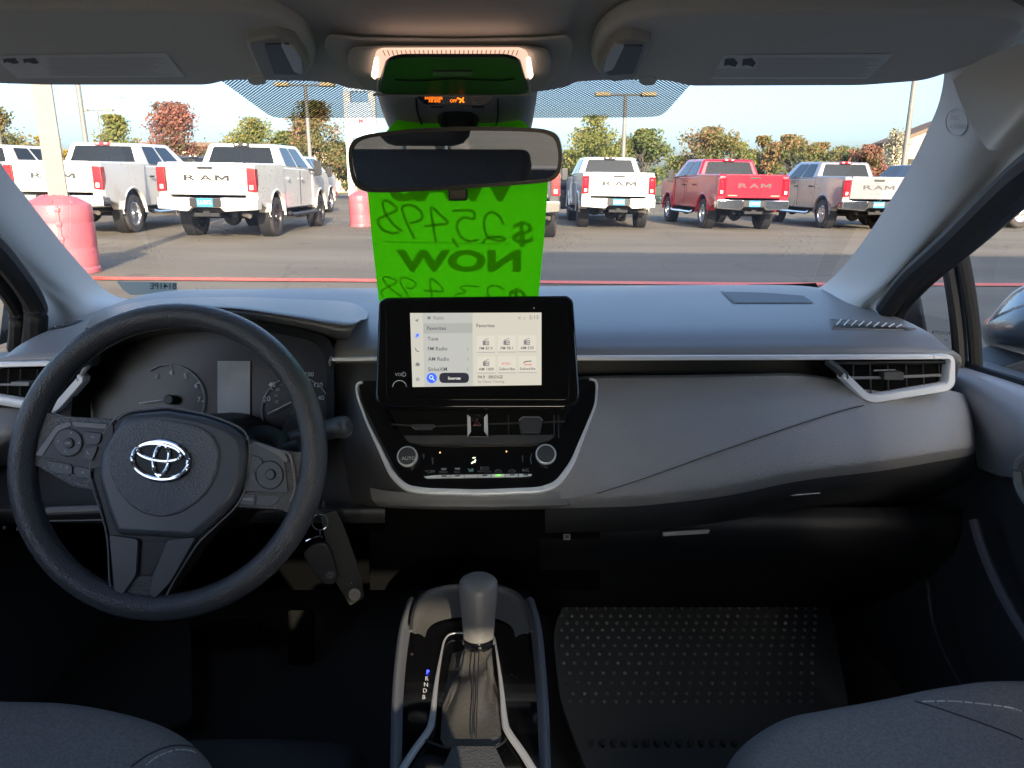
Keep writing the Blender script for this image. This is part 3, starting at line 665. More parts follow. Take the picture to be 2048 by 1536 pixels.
# ================================================================== touchscreen
t = thing('touchscreen_display', 'black tablet style touchscreen showing the radio page', 'display', PY(952, 800, 1.0))
ps = plane2(600, 1.008, 800, .962)
sa = lambda o: (lambda x, y: ps.at(x, y, o))
plate('housing', fillet([(772, 594), (1136, 590), (1147, 600), (1160, 790), (1157, 804), (1136, 818), (776, 818), (753, 806), (750, 792), (757, 602)], [16, 14, 6, 10, 8, 30, 30, 8, 10, 6]), ps, -.045, 0, m_gloss, t, bevel=.004, bseg=3)
plate('glass_front', rrect(772, 604, 1138, 800, 12), ps, 0, .0015, mat('screen_glass_black', (.004, .004, .004), .05, coat=.4), t, bevel=.0006)
def em(name, c, s=.62): return mat(name, (.02, .02, .02), .25, emit=c, estr=s * .57)
e_bg, e_side, e_menu, e_hi = em('screen_light_grey', (.66, .62, .52), .40), em('screen_side_grey', (.63, .61, .53), .39), em('screen_menu_grey', (.58, .58, .54), .36), em('screen_highlight_grey', (.52, .52, .49), .33)
e_txt, e_txt2, e_blue, e_dark = em('screen_text', (.10, .10, .11), .25), em('screen_text_pale', (.25, .25, .25), .35), em('screen_blue', (.03, .12, 1.), .55), em('screen_dark_button', (.02, .02, .035), .4)
e_tile, e_white, e_red = em('screen_tile', (.68, .64, .54), .42), em('screen_white', (.8, .78, .7), .5), em('screen_red', (.8, .08, .06), .4)
s = flat('screen_picture', [(820, 626), (1083, 625), (1083, 770), (825, 774)], sa(.0022), e_bg, t)
flat('icon_column', [(820, 626), (845, 626), (849, 773.5), (825, 774)], sa(.0025), e_side, s)
flat('menu_column', [(845, 626), (945, 625.6), (946, 772), (849, 773.5)], sa(.0025), e_menu, s)
flat('menu_highlight', [(847, 647), (945, 646), (945, 666), (847.5, 667)], sa(.0028), e_hi, s)
tx = lambda st, x, y, z, m=e_txt, al='l', bold=.006: text('screen_text', st, x, y, z, sa(.0031), m, s, al, bold=bold, slope=-.004)
tx('Radio', 867, 639, 9.5, e_txt2); tx('Favorites', 854.5, 660, 10.5); tx('Tune', 855, 681, 10.5); tx('FM Radio', 855.5, 701, 10.5); tx('AM Radio', 856, 721.5, 10.5); tx('SiriusXM', 856.5, 742, 10.5)
tx('5:13', 1059, 638.5, 11, e_txt2); tx('Favorites', 953, 654.5, 10, e_txt, 'l', .008); tx('94.9 · BRIDGE', 955.5, 757, 8.5, e_txt, 'l', .008); tx('by Classic Touring', 956.5, 765.5, 7, e_txt2)
for y in (698, 718, 738.5): tx('›', 934, y + 3, 11, e_txt2)
for i, (nm, x, y) in enumerate((('FM 87.9', 972, 699.5), ('FM 98.1', 1013.5, 699), ('AM 530', 1054, 698.5), ('AM 1000', 972.5, 741), ('Subscribe', 1014, 740.5), ('Subscribe', 1055, 740))):
    flat('tile_shadow', [(x - 18, y + 3), (x + 18.5, y + 3), (x + 18.5, y + 6), (x - 18, y + 6)], sa(.0027), e_hi, s)
    flat('tile', [(x - 18, y - 28), (x + 18, y - 28), (x + 18, y + 4), (x - 18, y + 4)], sa(.0029), e_tile, s)
    tx(nm, x, y, 8.2, e_txt, 'c')
    if i < 4:
        flat('radio_icon', rrect(x - 6.5, y - 18, x + 6, y - 9, 1), sa(.0031), e_txt2, s); flat('radio_icon_slot', [(x - 1, y - 16.3), (x + 5, y - 16.3), (x + 5, y - 14.5), (x - 1, y - 14.5)], sa(.0034), e_tile, s)
        flat('radio_icon_slot', [(x - 1, y - 12.5), (x + 5, y - 12.5), (x + 5, y - 11), (x - 1, y - 11)], sa(.0034), e_tile, s)
        wire('radio_icon_aerial', [(x - 5, y - 18.5), (x + 5, y - 22.5)], sa(.0031), .0004, e_txt2, s, seg=4)
    elif i == 4: tx('ЖTFK1', x - 2, y - 11, 6, e_red, 'c', .01)
    else:
        tx('tempt', x + 1, y - 9.5, 6.5, e_red, 'c', .01); wire('station_icon', [(x - 8, y - 14), (x - 4, y - 17), (x + 3, y - 17.5), (x + 8, y - 18)], sa(.0031), .0006, e_txt, s, seg=4)
flat('search_button', ell(863.5, 756, 10.3, 10.3), sa(.0029), e_blue, s)
wire('search_icon', ell(862.5, 754.5, 3.6, 3.6, 14), sa(.0033), .0005, e_white, s, True, seg=4); wire('search_icon', [(865.2, 757.4), (869, 761.5)], sa(.0033), .0006, e_white, s, seg=4)
flat('sources_button', rrect(878.5, 745.5, 938, 766, 9.5), sa(.0029), e_dark, s); tx('Sources', 908.5, 759, 8, e_white, 'c', .01)
flat('note_disc', ell(834, 671, 6.5, 6.5), sa(.0028), em('screen_blue_pale', (.5, .55, .62), .4), s); tx('♫', 834, 674.5, 11, e_blue, 'c', .01)
flat('arrow_icon', [(829, 641), (837.5, 637.5), (834.5, 645), (833, 641.8)], sa(.003), e_txt2, s)
wire('phone_icon', [(831, 696), (832, 700), (835, 702.5), (838, 703)], sa(.003), .0008, e_txt2, s, seg=5, sm=3)
flat('car_icon', rrect(831, 727.5, 839.5, 732, 1.2), sa(.003), e_txt2, s); flat('car_icon', [(832, 727.5), (833.3, 725), (837.2, 725), (838.6, 727.5)], sa(.003), e_txt2, s)
wire('gear_icon', ell(835.5, 758.5, 2.6, 2.6, 10), sa(.003), .0007, e_txt2, s, True, seg=5)
flat('home_icon', rrect(855, 633, 861, 638.5, .8), sa(.003), e_txt2, s); tx('⛌' if False else 'X', 1036, 639, 8, e_txt2); tx('ı', 1048, 639, 10, e_txt2)
text('volume_mark', 'VOL', 790, 752, 9, sa(.003), m_print, t, 'l'); wire('power_mark', arc(807.5, 748.5, 4.2, -60, 240, 14), sa(.003), .0004, m_print, t, seg=4); wire('power_mark', [(807.5, 743), (807.5, 748)], sa(.003), .0004, m_print, t, seg=4)
wire('volume_arc', arc(799, 775, 14, 185, 355, 14), sa(.003), .0006, m_print, t, seg=4); plate('volume_knob_mark', ell(1068, 616, 2.2, 2.2, 10), ps, .001, .003, m_dimprint, t, bevel=None)

# ================================================================== climate panel with centre vents
t = thing('climate_panel', 'glossy black climate panel with two knobs framed in silver', 'control panel', PY(955, 985, .95))
pk = plane2(770, 1.025, 985, .945)
ka = lambda o: (lambda x, y: pk.at(x, y, o))
plate('panel', fillet([(715, 762), (1195, 757), (1192, 800), (1142, 925), (1115, 965), (1080, 977), (850, 980), (812, 970), (790, 940), (728, 815)], 14), pk, -.03, 0, m_gloss, t, bevel=.001)
loop = fillet([(712, 764), (714, 790), (732, 842), (785, 952), (812, 976), (852, 982), (960, 985), (1082, 980), (1116, 967), (1145, 925), (1192, 808), (1195, 757)], 16, 5)
band('trim_frame', loop, lambda q: 5 + 8 * max(0, min(1, (q.y - 850) / 110)), pk, -.01, .004, m_silver, t, bevel=.0012)
v = plate('vent_well', fillet([(772, 806), (1146, 806), (1110, 872), (1085, 880), (830, 880), (806, 872)], 10), pk, -.002, .004, mat('vent_black', (.004, .004, .004), .5, spec=.2), t)
ledge = plate('vent_ledge', fillet([(806, 871), (1110, 869), (1100, 880), (1080, 886), (840, 888), (818, 884)], 5), pk, .0, .011, m_dark, t, bevel=.002)
wire('vent_bar', [(783, 849), (860, 853), (935, 850)], ka(.008), .0013, m_dark, v, seg=6); wire('vent_bar', [(975, 848), (1050, 846), (1130, 843)], ka(.008), .0013, m_dark, v, seg=6)
for x in (1017, 1108, 1117): wire('vent_fin', [(x, 830), (x, 876)], ka(.006), .0008, m_dark, v, seg=4)
plate('vent_tab', fillet([(822, 848), (870, 848), (862, 858), (830, 858)], 3), pk, .0, .014, m_btn, v); wire('tab_edge', [(823, 853), (830, 858), (862, 858), (870, 852)], ka(.015), .0007, m_pad, v, seg=5)
plate('vent_tab', fillet([(1038, 838), (1044, 833), (1080, 833), (1085, 840), (1080, 866), (1042, 866)], 3), pk, .0, .016, m_btn, v); wire('tab_edge', [(1038, 841), (1045, 834), (1079, 834), (1085, 841)], ka(.017), .0012, m_pad, v, seg=6)
hz = plate('hazard_button', [(939, 826), (972, 826), (974, 874), (934, 874)], pk, 0, .013, m_gloss, t, rr=3)
for xs in ([(934, 828), (941, 834), (942, 862), (935, 874)], [(975, 827), (968, 834), (968, 862), (976, 873)]): plate('flank', xs, pk, 0, .016, m_silver, hz, bevel=.0005)
mr = mat('hazard_red', (.75, .28, .25), .4)
wire('triangle', [(954, 838), (961.5, 851), (946.5, 851)], ka(.0145), .0006, mr, hz, True, seg=4); wire('triangle', [(954, 843), (957.5, 849), (950.5, 849)], ka(.0145), .0004, mr, hz, True, seg=4)
for x, y, nm in ((817, 916, 1), (1091, 912, 0)):
    k = G(); c0 = pk.at(x, y, 0); sc_ = pk.scale(x, y)
    k.lathe([(20 * sc_, 0), (20 * sc_, .012), (17.5 * sc_, .0135)], c0, pk.n, 32); kk = k.out('knob', m_black, t)
    G().lathe([(20.5 * sc_, .009), (20.8 * sc_, .0125), (19.2 * sc_, .0155), (17.6 * sc_, .0158), (17.3 * sc_, .0135)], c0, pk.n, 32).out('knob_ring', m_silver, kk)
    G().lathe([(17.6 * sc_, .0135), (17.2 * sc_, .0148), (.0001, .0152)], c0, pk.n, 32).out('knob_cap', m_btn, kk)
    if nm: text('knob_mark', 'AUTO', x, y + 4, 10, ka(.0156), m_print, kk, 'c')
x0, x1 = 847, 1065
for i in range(8):
    xa, xb = x0 + (x1 - x0) * i / 8, x0 + (x1 - x0) * (i + 1) / 8 - .8
    ya, yb = 953.5 - i * .45, 953.5 - (i + 1) * .45
    top = [(xa, ya - 3), (xb, yb - 3), (xb, yb + 3.2), (xa, ya + 3.2)] if 0 < i < 7 else ([(xa, ya - 1), (xb, yb - 3), (xb, yb + 3.2), (xa + 6, ya + 3)] if i == 0 else [(xa, ya - 3), (xb, yb - 2), (xb - 2, yb + 1.5), (xa, ya + 3.2)])
    bt_ = plate('mode_button', top, pk, 0, .005, m_silver, t, bevel=.0004)
    if i not in (0, 3): flat('lamp', [(xa + 9, ya - 1.8), (xb - 8, yb - 1.8), (xb - 8, yb + .4), (xa + 9, ya + .4)], ka(.0054), mat('green_lamp', (.1, .6, .1), .4, emit=(.25, 1., .05), estr=.5) if i == 5 else m_black, bt_)
    xm = (xa + xb) / 2
    lab = ('*OFF', 'FRONT', 'REAR', '', 'HEAT/COOL', '', '', 'A/C')[i]
    if lab: text('button_mark', lab, xm, ya - 7, 9 if i in (0, 7) else 5.2, ka(.001), m_dimprint, t, 'c')
    if i == 4: text('button_mark', 'ECO', xm, ya - 12.5, 8.5, ka(.001), m_dimprint, t, 'c')
    if i in (1, 2): flat('button_icon', [(xm - 6, ya - 17), (xm + 6, ya - 17), (xm + 4, ya - 12.5), (xm - 4, ya - 12.5)], ka(.001), m_dimprint, t)
    if i == 3: flat('button_icon', [(xm - 7, ya - 16), (xm - 1, ya - 13), (xm + 4, ya - 16), (xm + 5, ya - 9), (xm - 3, ya - 8)], ka(.001), mat('teal_print', (.12, .25, .26), .5), t)
    if i in (5, 6): wire('button_icon', [(xm - 7, ya - 7), (xm - 6, ya - 9.5), (xm - 2, ya - 11.5), (xm + 3, ya - 11.5), (xm + 7, ya - 8.5), (xm + 7, ya - 7)], ka(.001), .0004, m_dimprint, t, True, seg=4)
ml_ = mat('lit_icon', (.5, .6, .4), .4, emit=(.75, .85, .6), estr=.4)
wire('seat_icon', [(943, 927), (947, 923), (949, 925), (951, 919)], ka(.001), .0011, ml_, t, seg=5); wire('seat_icon', [(945, 916), (951, 915)], ka(.001), .0008, ml_, t, seg=5)
for x, y in ((880, 905), (1013, 903)): flat('reflection_dot', ell(x, y, 1.4, 1.4, 10), ka(.001), mat('amber_reflection', (.6, .3, .1), .4, emit=(1., .45, .15), estr=.7), t)  # glowing dots stand in for amber reflections on the gloss
for x, y, hh in ((865, 922, 7), (1045, 918, 7), (847, 913, 5)): flat('scale_mark', [(x - 2, y - hh), (x + 2, y - hh), (x + 1.5, y + hh), (x - .5, y + hh)], ka(.001), m_dark, t)
wire('scale_mark', [(1064, 907), (1061, 918), (1063, 928)], ka(.001), .0005, m_dimprint, t, seg=4)

# ================================================================== steering wheel (turned slightly clockwise)
c0 = CAM + ray(338, 915) * .885
pw = Plane(c0, (0, -math.cos(R(23)), math.sin(R(23))))
t = thing('steering_wheel', 'dark grey three spoke steering wheel with silver oval emblem', 'steering wheel', c0)
wa = lambda o: (lambda x, y: pw.at(x, y, o))
RW = .1715
def wdir(a): return pw.u * math.cos(a) + pw.v * math.sin(a)
rows_ = []
NS = 72
for i in range(NS + 1):
    a = 2 * math.pi * i / NS; dd = wdir(a); row = []
    for k in range(16):
        b = 2 * math.pi * k / 16
        row.append(c0 + dd * (RW + .0152 * math.cos(b)) + pw.n * (.0175 * math.sin(b)))
    rows_.append(row)
G().grid(rows_, True).out('rim', m_leath, t)
# spokes: skin-covered arms running into the rim
def blob(name, pts, o0, o1, m, bev=.006, rr=10, par=None): return plate(name, pts, pw, o0, o1, m, par or t, rr=rr, bevel=bev, bseg=3)
sp = blob('spoke', [(48, 800), (85, 822), (120, 832), (230, 838), (230, 985), (150, 975), (105, 950), (70, 930), (42, 930)], -.016, .002, m_leath, .006)
sp2 = blob('spoke', [(470, 868), (560, 898), (600, 905), (628, 880), (648, 900), (640, 985), (615, 1000), (590, 1035), (560, 1020), (470, 1015)], -.016, .002, m_leath, .006)
# hub body and lower twin spoke
blob('hub_shell', [(262, 822), (330, 815), (405, 828), (458, 846), (490, 866), (498, 900), (494, 962), (474, 1008), (432, 1050), (400, 1085), (345, 1165), (318, 1205), (248, 1203), (222, 1180), (216, 1080), (203, 1025), (182, 955), (188, 905), (212, 862), (238, 832)], -.03, .004, m_black, .004, 8)
hp = blob('airbag_cover', [(266, 826), (330, 820), (404, 832), (456, 851), (484, 872), (490, 904), (486, 958), (466, 1003), (425, 1046), (385, 1078), (230, 1070), (212, 1025), (192, 955), (197, 908), (220, 866), (244, 836)], -.01, .016, mat('hub_cover_plastic', (.10, .106, .115), .34, bump=('v', 900, .2, .0003)), .009, 10)
blob('airbag_face', [(252, 845), (305, 834), (395, 850), (425, 868), (440, 900), (434, 948), (408, 995), (355, 1030), (310, 1036), (262, 1018), (226, 972), (210, 915), (222, 868)], .010, .0195, m_hub, .0035, 26, hp)
blob('lower_spoke', [(218, 1070), (276, 1078), (272, 1150), (240, 1196), (228, 1180)], -.02, .010, m_btn, .004, 8)
blob('lower_spoke', [(335, 1080), (392, 1074), (340, 1165), (310, 1196), (298, 1190), (306, 1150)], -.02, .010, m_btn, .004, 8)
blob('lower_bridge', [(236, 1150), (316, 1150), (330, 1172), (314, 1197), (250, 1197), (230, 1180)], -.02, .006, m_leath, .004, 6)
blob('lower_hole', [(276, 1082), (340, 1082), (302, 1150), (274, 1150)], -.02, .0045, m_black, .001, 6)
text('airbag_mark', '|≡', 296, 1024, 9, wa(.0205), m_black, hp, 'c', slope=.17)
for pts in ([(262, 821), (330, 814), (405, 827), (458, 845), (491, 866), (499, 900), (495, 962), (475, 1009), (433, 1051), (392, 1092), (345, 1167)], [(262, 821), (236, 832), (211, 862), (187, 905), (181, 955), (202, 1025), (215, 1080), (222, 1180), (247, 1202), (318, 1204), (345, 1167)]):
    wire('hub_edge', pts, wa(.005), .0011, m_pad, t, sm=4, seg=6)
# emblem
e = plate('emblem', ell(322, 922, 60, 43, 36, R(6)), pw, .010, .0215, m_black, t, bevel=.002)
for cx, cy, rx, ry, rot, wd in ((321, 921, 56, 37.5, 7, .0027), (319, 905, 44, 16.5, 7, .0024), (323, 920, 15, 31, 9, .0024)):
    wire('emblem_oval', ell(cx, cy, rx, ry, 44, R(rot)), wa(.0225), wd, m_chrome, e, True, seg=8)
# switch pads
def sw(par, pts, o1=.008, rr=6, m=None): return plate('switch', pts, pw, .0, o1, m or m_btn, par, rr=rr, bevel=.0012)
b1 = plate('switch_panel', [(70, 912), (112, 852), (140, 843), (226, 848), (226, 930), (182, 938), (100, 916)], pw, -.004, .0055, m_dark, sp, rr=6, bevel=.001)
plate('panel_edge', [(70, 910), (112, 852), (138, 843), (144, 850), (116, 862), (84, 912)], pw, .0, .0066, m_pad, sp, rr=3, bevel=.0006)
plate('panel_edge', [(144, 843), (214, 848), (212, 858), (146, 853)], pw, .0, .0066, m_pad, sp, rr=3, bevel=.0006)
sw(sp, ell(136, 885, 30, 29, 30), .0068, 0, m_dark); sw(sp, ell(136, 885, 28, 27, 30), .0078, 0)
plate('ok_button', ell(135.5, 886, 11, 11, 22), pw, .006, .0105, m_dark, sp, bevel=.002); text('switch_mark', 'OK', 135.5, 889, 8, wa(.011), m_print, sp, 'c')
for st, x, y in (('<', 116, 886), ('>', 158, 889), ('^', 142, 870), ('v', 131, 905)): text('switch_mark', st, x, y, 9, wa(.0083), m_print, sp, 'c')
sw(sp, [(168, 862), (204, 866), (198, 888), (172, 890), (168, 876)]); text('switch_mark', '<-', 186, 877, 9, wa(.0085), m_print, sp, 'c')
sw(sp, [(172, 896), (196, 892), (184, 922), (164, 916)]); wire('switch_mark', [(174, 902), (176, 907), (180, 909)], wa(.0085), .0006, m_print, sp, seg=4)
sw(sp, [(92, 920), (144, 930), (144, 950), (112, 946), (98, 936)], .004); sw(sp, [(150, 932), (180, 938), (184, 958), (150, 952)], .004)
text('switch_mark', '-', 106, 933, 10, wa(.005), m_print, sp, 'c'); text('switch_mark', '+', 134, 938, 10, wa(.005), m_print, sp, 'c'); text('switch_mark', '<', 121, 936, 9, wa(.005), m_print, sp, 'c'); text('switch_mark', 'ııı', 166, 947, 9, wa(.005), m_print, sp, 'c')
m_btn2 = mat('button_plastic_lit', (.14, .145, .16), .4)
plate('switch_panel', [(498, 888), (510, 884), (566, 904), (576, 985), (486, 982)], pw, -.004, .0055, m_btn2, sp2, rr=6, bevel=.001)
plate('panel_edge', [(504, 884), (514, 884), (566, 902), (576, 920), (572, 926), (556, 910)], pw, .0, .0066, m_pad, sp2, rr=3, bevel=.0006)
sw(sp2, ell(539, 950, 28, 29, 30), .0068, 0, m_black); sw(sp2, ell(539, 950, 26.5, 27.5, 30), .0078, 0, m_btn2)
plate('mode_dot', ell(540, 949, 10.5, 11, 22), pw, .006, .0105, m_black, sp2, bevel=.002); plate('mode_dot', ell(540, 949, 9.3, 9.8, 22), pw, .006, .0112, m_btn2, sp2, bevel=.002)
sw(sp2, [(504, 910), (522, 916), (526, 926), (512, 938), (502, 936)], .0078, 5, m_btn2); sw(sp2, [(501, 942), (509, 943), (512, 960), (520, 970), (498, 968)], .0078, 5, m_btn2)
sw(sp2, [(484, 988), (511, 990), (508, 1010), (480, 1008)], .004, 3, m_btn2); sw(sp2, [(516, 990), (562, 993), (550, 1008), (538, 1011), (512, 1010)], .004, 4, m_btn2)
text('switch_mark', 'MODE', 496, 1001, 7, wa(.005), m_print, sp2, 'c'); text('switch_mark', 'ıo<', 523, 1002, 7, wa(.005), m_dimprint, sp2, 'c'); text('switch_mark', '>oı', 547, 1003, 7, wa(.005), m_dimprint, sp2, 'c')
text('switch_mark', '-', 557, 953, 9, wa(.0083), m_print, sp2, 'c'); text('switch_mark', '+', 509, 928, 9, wa(.0083), m_dimprint, sp2, 'c'); text('switch_mark', '-', 501 + 5, 958, 9, wa(.0083), m_print, sp2, 'c')
wire('panel_edge', [(560, 902), (578, 908), (586, 930), (590, 975), (582, 1003)], wa(.004), .0016, m_pad, sp2, sm=4, seg=6)

# ================================================================== steering column and stalks
t = thing('steering_column', 'dark steering column shroud with wiper stalk behind the wheel', 'steering column', PY(400, 1000, 1.0))
cc0 = pw.at(345, 930, -.03)
G().tube([cc0 - pw.n * k for k in (0, .03, .08, .2, .3)], [.055, .062, .07, .085, .09], 24).out('shroud', m_black, t)
sheet('lower_shroud', [[PY(*p) for p in r] for r in (
    [(480, 860, .90), (530, 850, .91), (570, 865, .92), (615, 895, .94)], [(480, 900, .89), (540, 890, .89), (590, 900, .91), (620, 920, .94)],
    [(480, 960, .89), (540, 960, .89), (585, 960, .92), (600, 970, .96)], [(480, 1020, .92), (530, 1020, .93), (560, 1010, .96), (570, 1000, 1.0)])], m_black, t, 5, 5)
G().tube([PY(545, 893, .93), PY(580, 880, .925), PY(640, 864, .915), PY(672, 855, .91), PY(690, 852, .908)], [.008, .0105, .0125, .0135, .0135], 14).out('stalk', m_dark, t)
G().tube([PY(676, 855, .908), PY(686, 854, .906), PY(694, 853, .905), PY(699, 852, .904)], [.0135, .0145, .0135, .008], 14).out('stalk_knob', m_btn, t)
G().tube([PY(560, 905, .90), PY(600, 890, .90)], [.011, .009], 12).out('stalk_base', m_dark, t)
text('stalk_mark', 'E', 606, 870, 15, lambda x, y: PY(x, y, .905), m_print, t, 'l')

# ================================================================== keys hanging from the ignition
t = thing('key_ring', 'car key with black fob and leather tag hanging beside the column', 'keys', PY(650, 1010, .93))
pf = Plane(PY(660, 1100, .925), (.1, -1, .1)); fa = lambda o: (lambda x, y: pf.at(x, y, o))
wire('clip', [(648, 1000), (645, 1010), (643, 1018), (650, 1017), (649, 1004)], fa(0), .0008, m_chrome, t, True, seg=6)
wire('ring', ell(640, 1044, 16, 16, 26), fa(0), .0009, m_chrome, t, True, seg=6)
wire('ring_link', [(640, 1060), (641, 1068)], fa(0), .0016, m_chrome, t, seg=6); wire('bail', [(612, 1082), (625, 1076), (642, 1072), (644, 1076)], fa(0), .0010, m_chrome, t, seg=6, sm=3)
plate('leather_tag', [(640, 1030), (672, 1020), (690, 1060), (722, 1150), (728, 1195), (700, 1212), (672, 1165), (655, 1100)], pf, -.010, -.006, mat('tag_leather', (.022, .023, .022), .6, bump=('v', 500, .5, .0005)), t, rr=5)
plate('rivet', ell(709, 1190, 12, 12, 20), pf, -.006, -.003, mat('brass_grey', (.55, .52, .46), .35, .8), t); wire('tag_hole', ell(701, 1169, 3.5, 3.5, 12), fa(-.005), .0006, m_chrome, t, True, seg=5)
kf = plate('key_fob', [(604, 1108), (625, 1088), (652, 1086), (664, 1108), (676, 1158), (664, 1172), (644, 1168), (622, 1140)], pf, -.006, .006, mat('fob_plastic', (.02, .021, .024), .4), t, rr=9, bevel=.003)
for rx, ry in ((9, 6), (6, 2.6), (2.2, 5.4)): wire('fob_emblem', ell(660, 1150, rx, ry, 18, R(-25)), fa(.0068), .0004, m_dimprint, kf, True, seg=4)
text('tag_lettering', 'Toyota', 661, 1072, 26, lambda x, y: pf.at(661 + (x - 661) * .45 + (y - 1072) * .12, 1072 + (x - 661) * .95 + (y - 1072) * .3, -.0055), m_dimprint, t, 'l')
# ================================================================== centre console and gear selector
t = thing('centre_console', 'dark centre console with black gear panel and silver rails', 'console', PZ(950, 1450, .3))
ZC = .615
cz = lambda x, y, dz=0.: PZ(x, y, ZC + dz)
pcz = Plane((0, .8, ZC), (0, 0, 1))
L = [(822, 1200), (806, 1250), (796, 1320), (790, 1400), (788, 1480), (786, 1600)]; Rr = [(1062, 1200), (1076, 1250), (1084, 1320), (1090, 1400), (1093, 1480), (1097, 1600)]
# padded side walls
for side, ln in ((-1, L), (1, Rr)):
    net = []
    for dx, dz in ((16, -.004), (6, .004), (-3, .003), (-8, -.012), (-10, -.10), (-12, -.36)):
        row = []
        for x, y in ln:
            p = cz(x - side * dx, y); p.z = ZC + dz; row.append(p)
        net.append(row)
    sheet('side_wall', net, mat('console_plastic', (.15, .154, .175), .42, bump=('v', 800, .3, .0005)), t, 5, 4)
plate('gear_panel', [(832, 1215), (1052, 1215), (1068, 1260), (1078, 1340), (1085, 1440), (1088, 1600), (796, 1600), (800, 1440), (806, 1340), (816, 1260)], pcz, -.05, -.004, m_gloss, t, bevel=.001)
# hollow front bin with curved back wall
net = [[PZ(x, y, z) for x, y, z in r] for r in (
    [(822, 1262, ZC), (826, 1225, ZC + .008), (845, 1190, ZC + .012), (890, 1173, ZC + .014), (945, 1170, ZC + .014), (1000, 1173, ZC + .014), (1040, 1192, ZC + .012), (1058, 1225, ZC + .008), (1063, 1262, ZC)],
    [(830, 1268, ZC - .004), (838, 1235, ZC), (858, 1205, ZC + .004), (895, 1190, ZC + .006), (945, 1186, ZC + .006), (995, 1190, ZC + .006), (1028, 1206, ZC + .004), (1046, 1235, ZC), (1054, 1268, ZC - .004)],
    [(850, 1275, ZC - .004), (856, 1258, ZC - .003), (872, 1245, ZC - .002), (905, 1236, ZC - .001), (945, 1234, ZC - .001), (985, 1236, ZC - .001), (1012, 1245, ZC - .002), (1026, 1258, ZC - .003), (1030, 1275, ZC - .004)])]
sheet('front_bin', net, mat('bin_plastic', (.10, .097, .094), .38, bump=('v', 600, .6, .0006)), t, 5, 5)
wire('bin_edge', [(822, 1262), (826, 1225), (845, 1190), (890, 1173), (945, 1170), (1000, 1173), (1040, 1192), (1058, 1225), (1063, 1262)], lambda x, y: PZ(x, y, ZC + .013), .0022, m_dark, t, sm=5, seg=6)
for pts in ([(938, 1266), (905, 1267), (891, 1277), (884, 1300), (872, 1370), (864, 1440), (854, 1466), (826, 1505), (792, 1560)], [(972, 1266), (986, 1272), (992, 1295), (1002, 1370), (1009, 1440), (1018, 1466), (1048, 1510), (1078, 1560)]):
    ww = [.0016 + .0042 * max(0, min(1, (y - 1270) / 220)) for x, y in fillet(pts, 0)]
    pth = spline(V2(pts), 5); rr_ = [.0014 + .0030 * max(0, min(1, (p.y - 1300) / 180)) for p in pth]
    G().tube([cz(p.x, p.y, .001) for p in pth], rr_, 8, flat=.7).out('silver_rail', mat('rail_silver', (.5, .5, .53), .3, .3), t)
m_blue = mat('lit_blue_letter', (.1, .1, .8), .4, emit=(.03, .05, 1.), estr=1.4)
for s_, x, y in (('P', 856, 1348), ('R', 854, 1361), ('N', 852, 1373), ('D', 850, 1385), ('B', 848, 1398)):
    text('gear_letter', s_, x, y, 12, lambda a, b: cz(a, b, -.002), m_blue if s_ == 'P' else m_print, t, 'c', bold=.01)
text('lock_mark', '- -', 1028, 1355, 14, lambda a, b: cz(a, b, -.002), m_dark, t, 'c', slope=.6)
# rear pads behind the boot
plate('rear_pad', [(905, 1492), (990, 1492), (1040, 1600), (856, 1600)], pcz, -.02, .006, m_leath, t, rr=6, bevel=.003)
wire('pad_seam', [(852, 1480), (875, 1490), (905, 1497), (945, 1499), (985, 1496), (1005, 1486), (1012, 1478)], lambda x, y: cz(x, y, .002), .0013, m_black, t, sm=4, seg=6)

G().box((-.065, .02, .60), (.20, .44, .38)).out('sun_block_armrest', m_seat, t, bevel=.02)  # unseen armrest, raised to keep the sun off the driver footwell
t = thing('gear_selector', 'dark grey gear selector knob on a leather boot', 'gear lever', cz(945, 1420))
kn = [(1286, 30, .785, .0), (1276, 28, .785, 0), (1262, 29, .787, 0), (1235, 31, .79, 0), (1205, 34, .795, 0), (1180, 36, .80, 0), (1162, 35, .803, 0), (1155, 30, .806, 0), (1152, 18, .808, 0)]
rws = []
for y, wd, Y, _ in kn:
    cpt = PY(957, y, Y); r_ = (PY(957 + wd, y, Y) - cpt).length
    rws.append([cpt + Vector((math.cos(a) * r_ * (1 + .08 * math.cos(4 * a)), math.sin(a) * r_ * .8 + 0, 0)) for a in (2 * math.pi * k / 28 for k in range(28))])
rws.append([PY(957, 1153, .808)] * 28)
G().grid(rws, True).out('knob', mat('knob_plastic', (.15, .147, .145), .38, bump=('v', 900, .25, .0003)), t, angle=60)
cpt = PY(957, 1281, .785); r_ = (PY(986, 1281, .785) - cpt).length
G().lathe([(r_, -.006), (r_ * 1.04, -.003), (r_ * 1.04, .002), (r_, .004)], cpt, (0, .1, 1), 24).out('collar', m_gloss, t)
base = fillet([(905, 1300), (975, 1300), (996, 1380), (1004, 1490), (945, 1500), (880, 1492), (886, 1400)], 14, 3)
tp = [PY(957, 1284, .785) + Vector((math.cos(a) * .0165, math.sin(a) * .014, -.004)) for a in (2 * math.pi * k / 40 for k in range(40))]
bl = [cz(x, y, -.002) for x, y in spline(V2(base), 3, True)]
cen = sum(bl, Vector()) / len(bl)
bp_ = []
for k in range(40):
    a = 2 * math.pi * k / 40; dv = Vector((math.cos(a), math.sin(a), 0)); best = max(bl, key=lambda p: (p - cen).normalized().dot(dv)); bp_.append(best)
rows_ = []
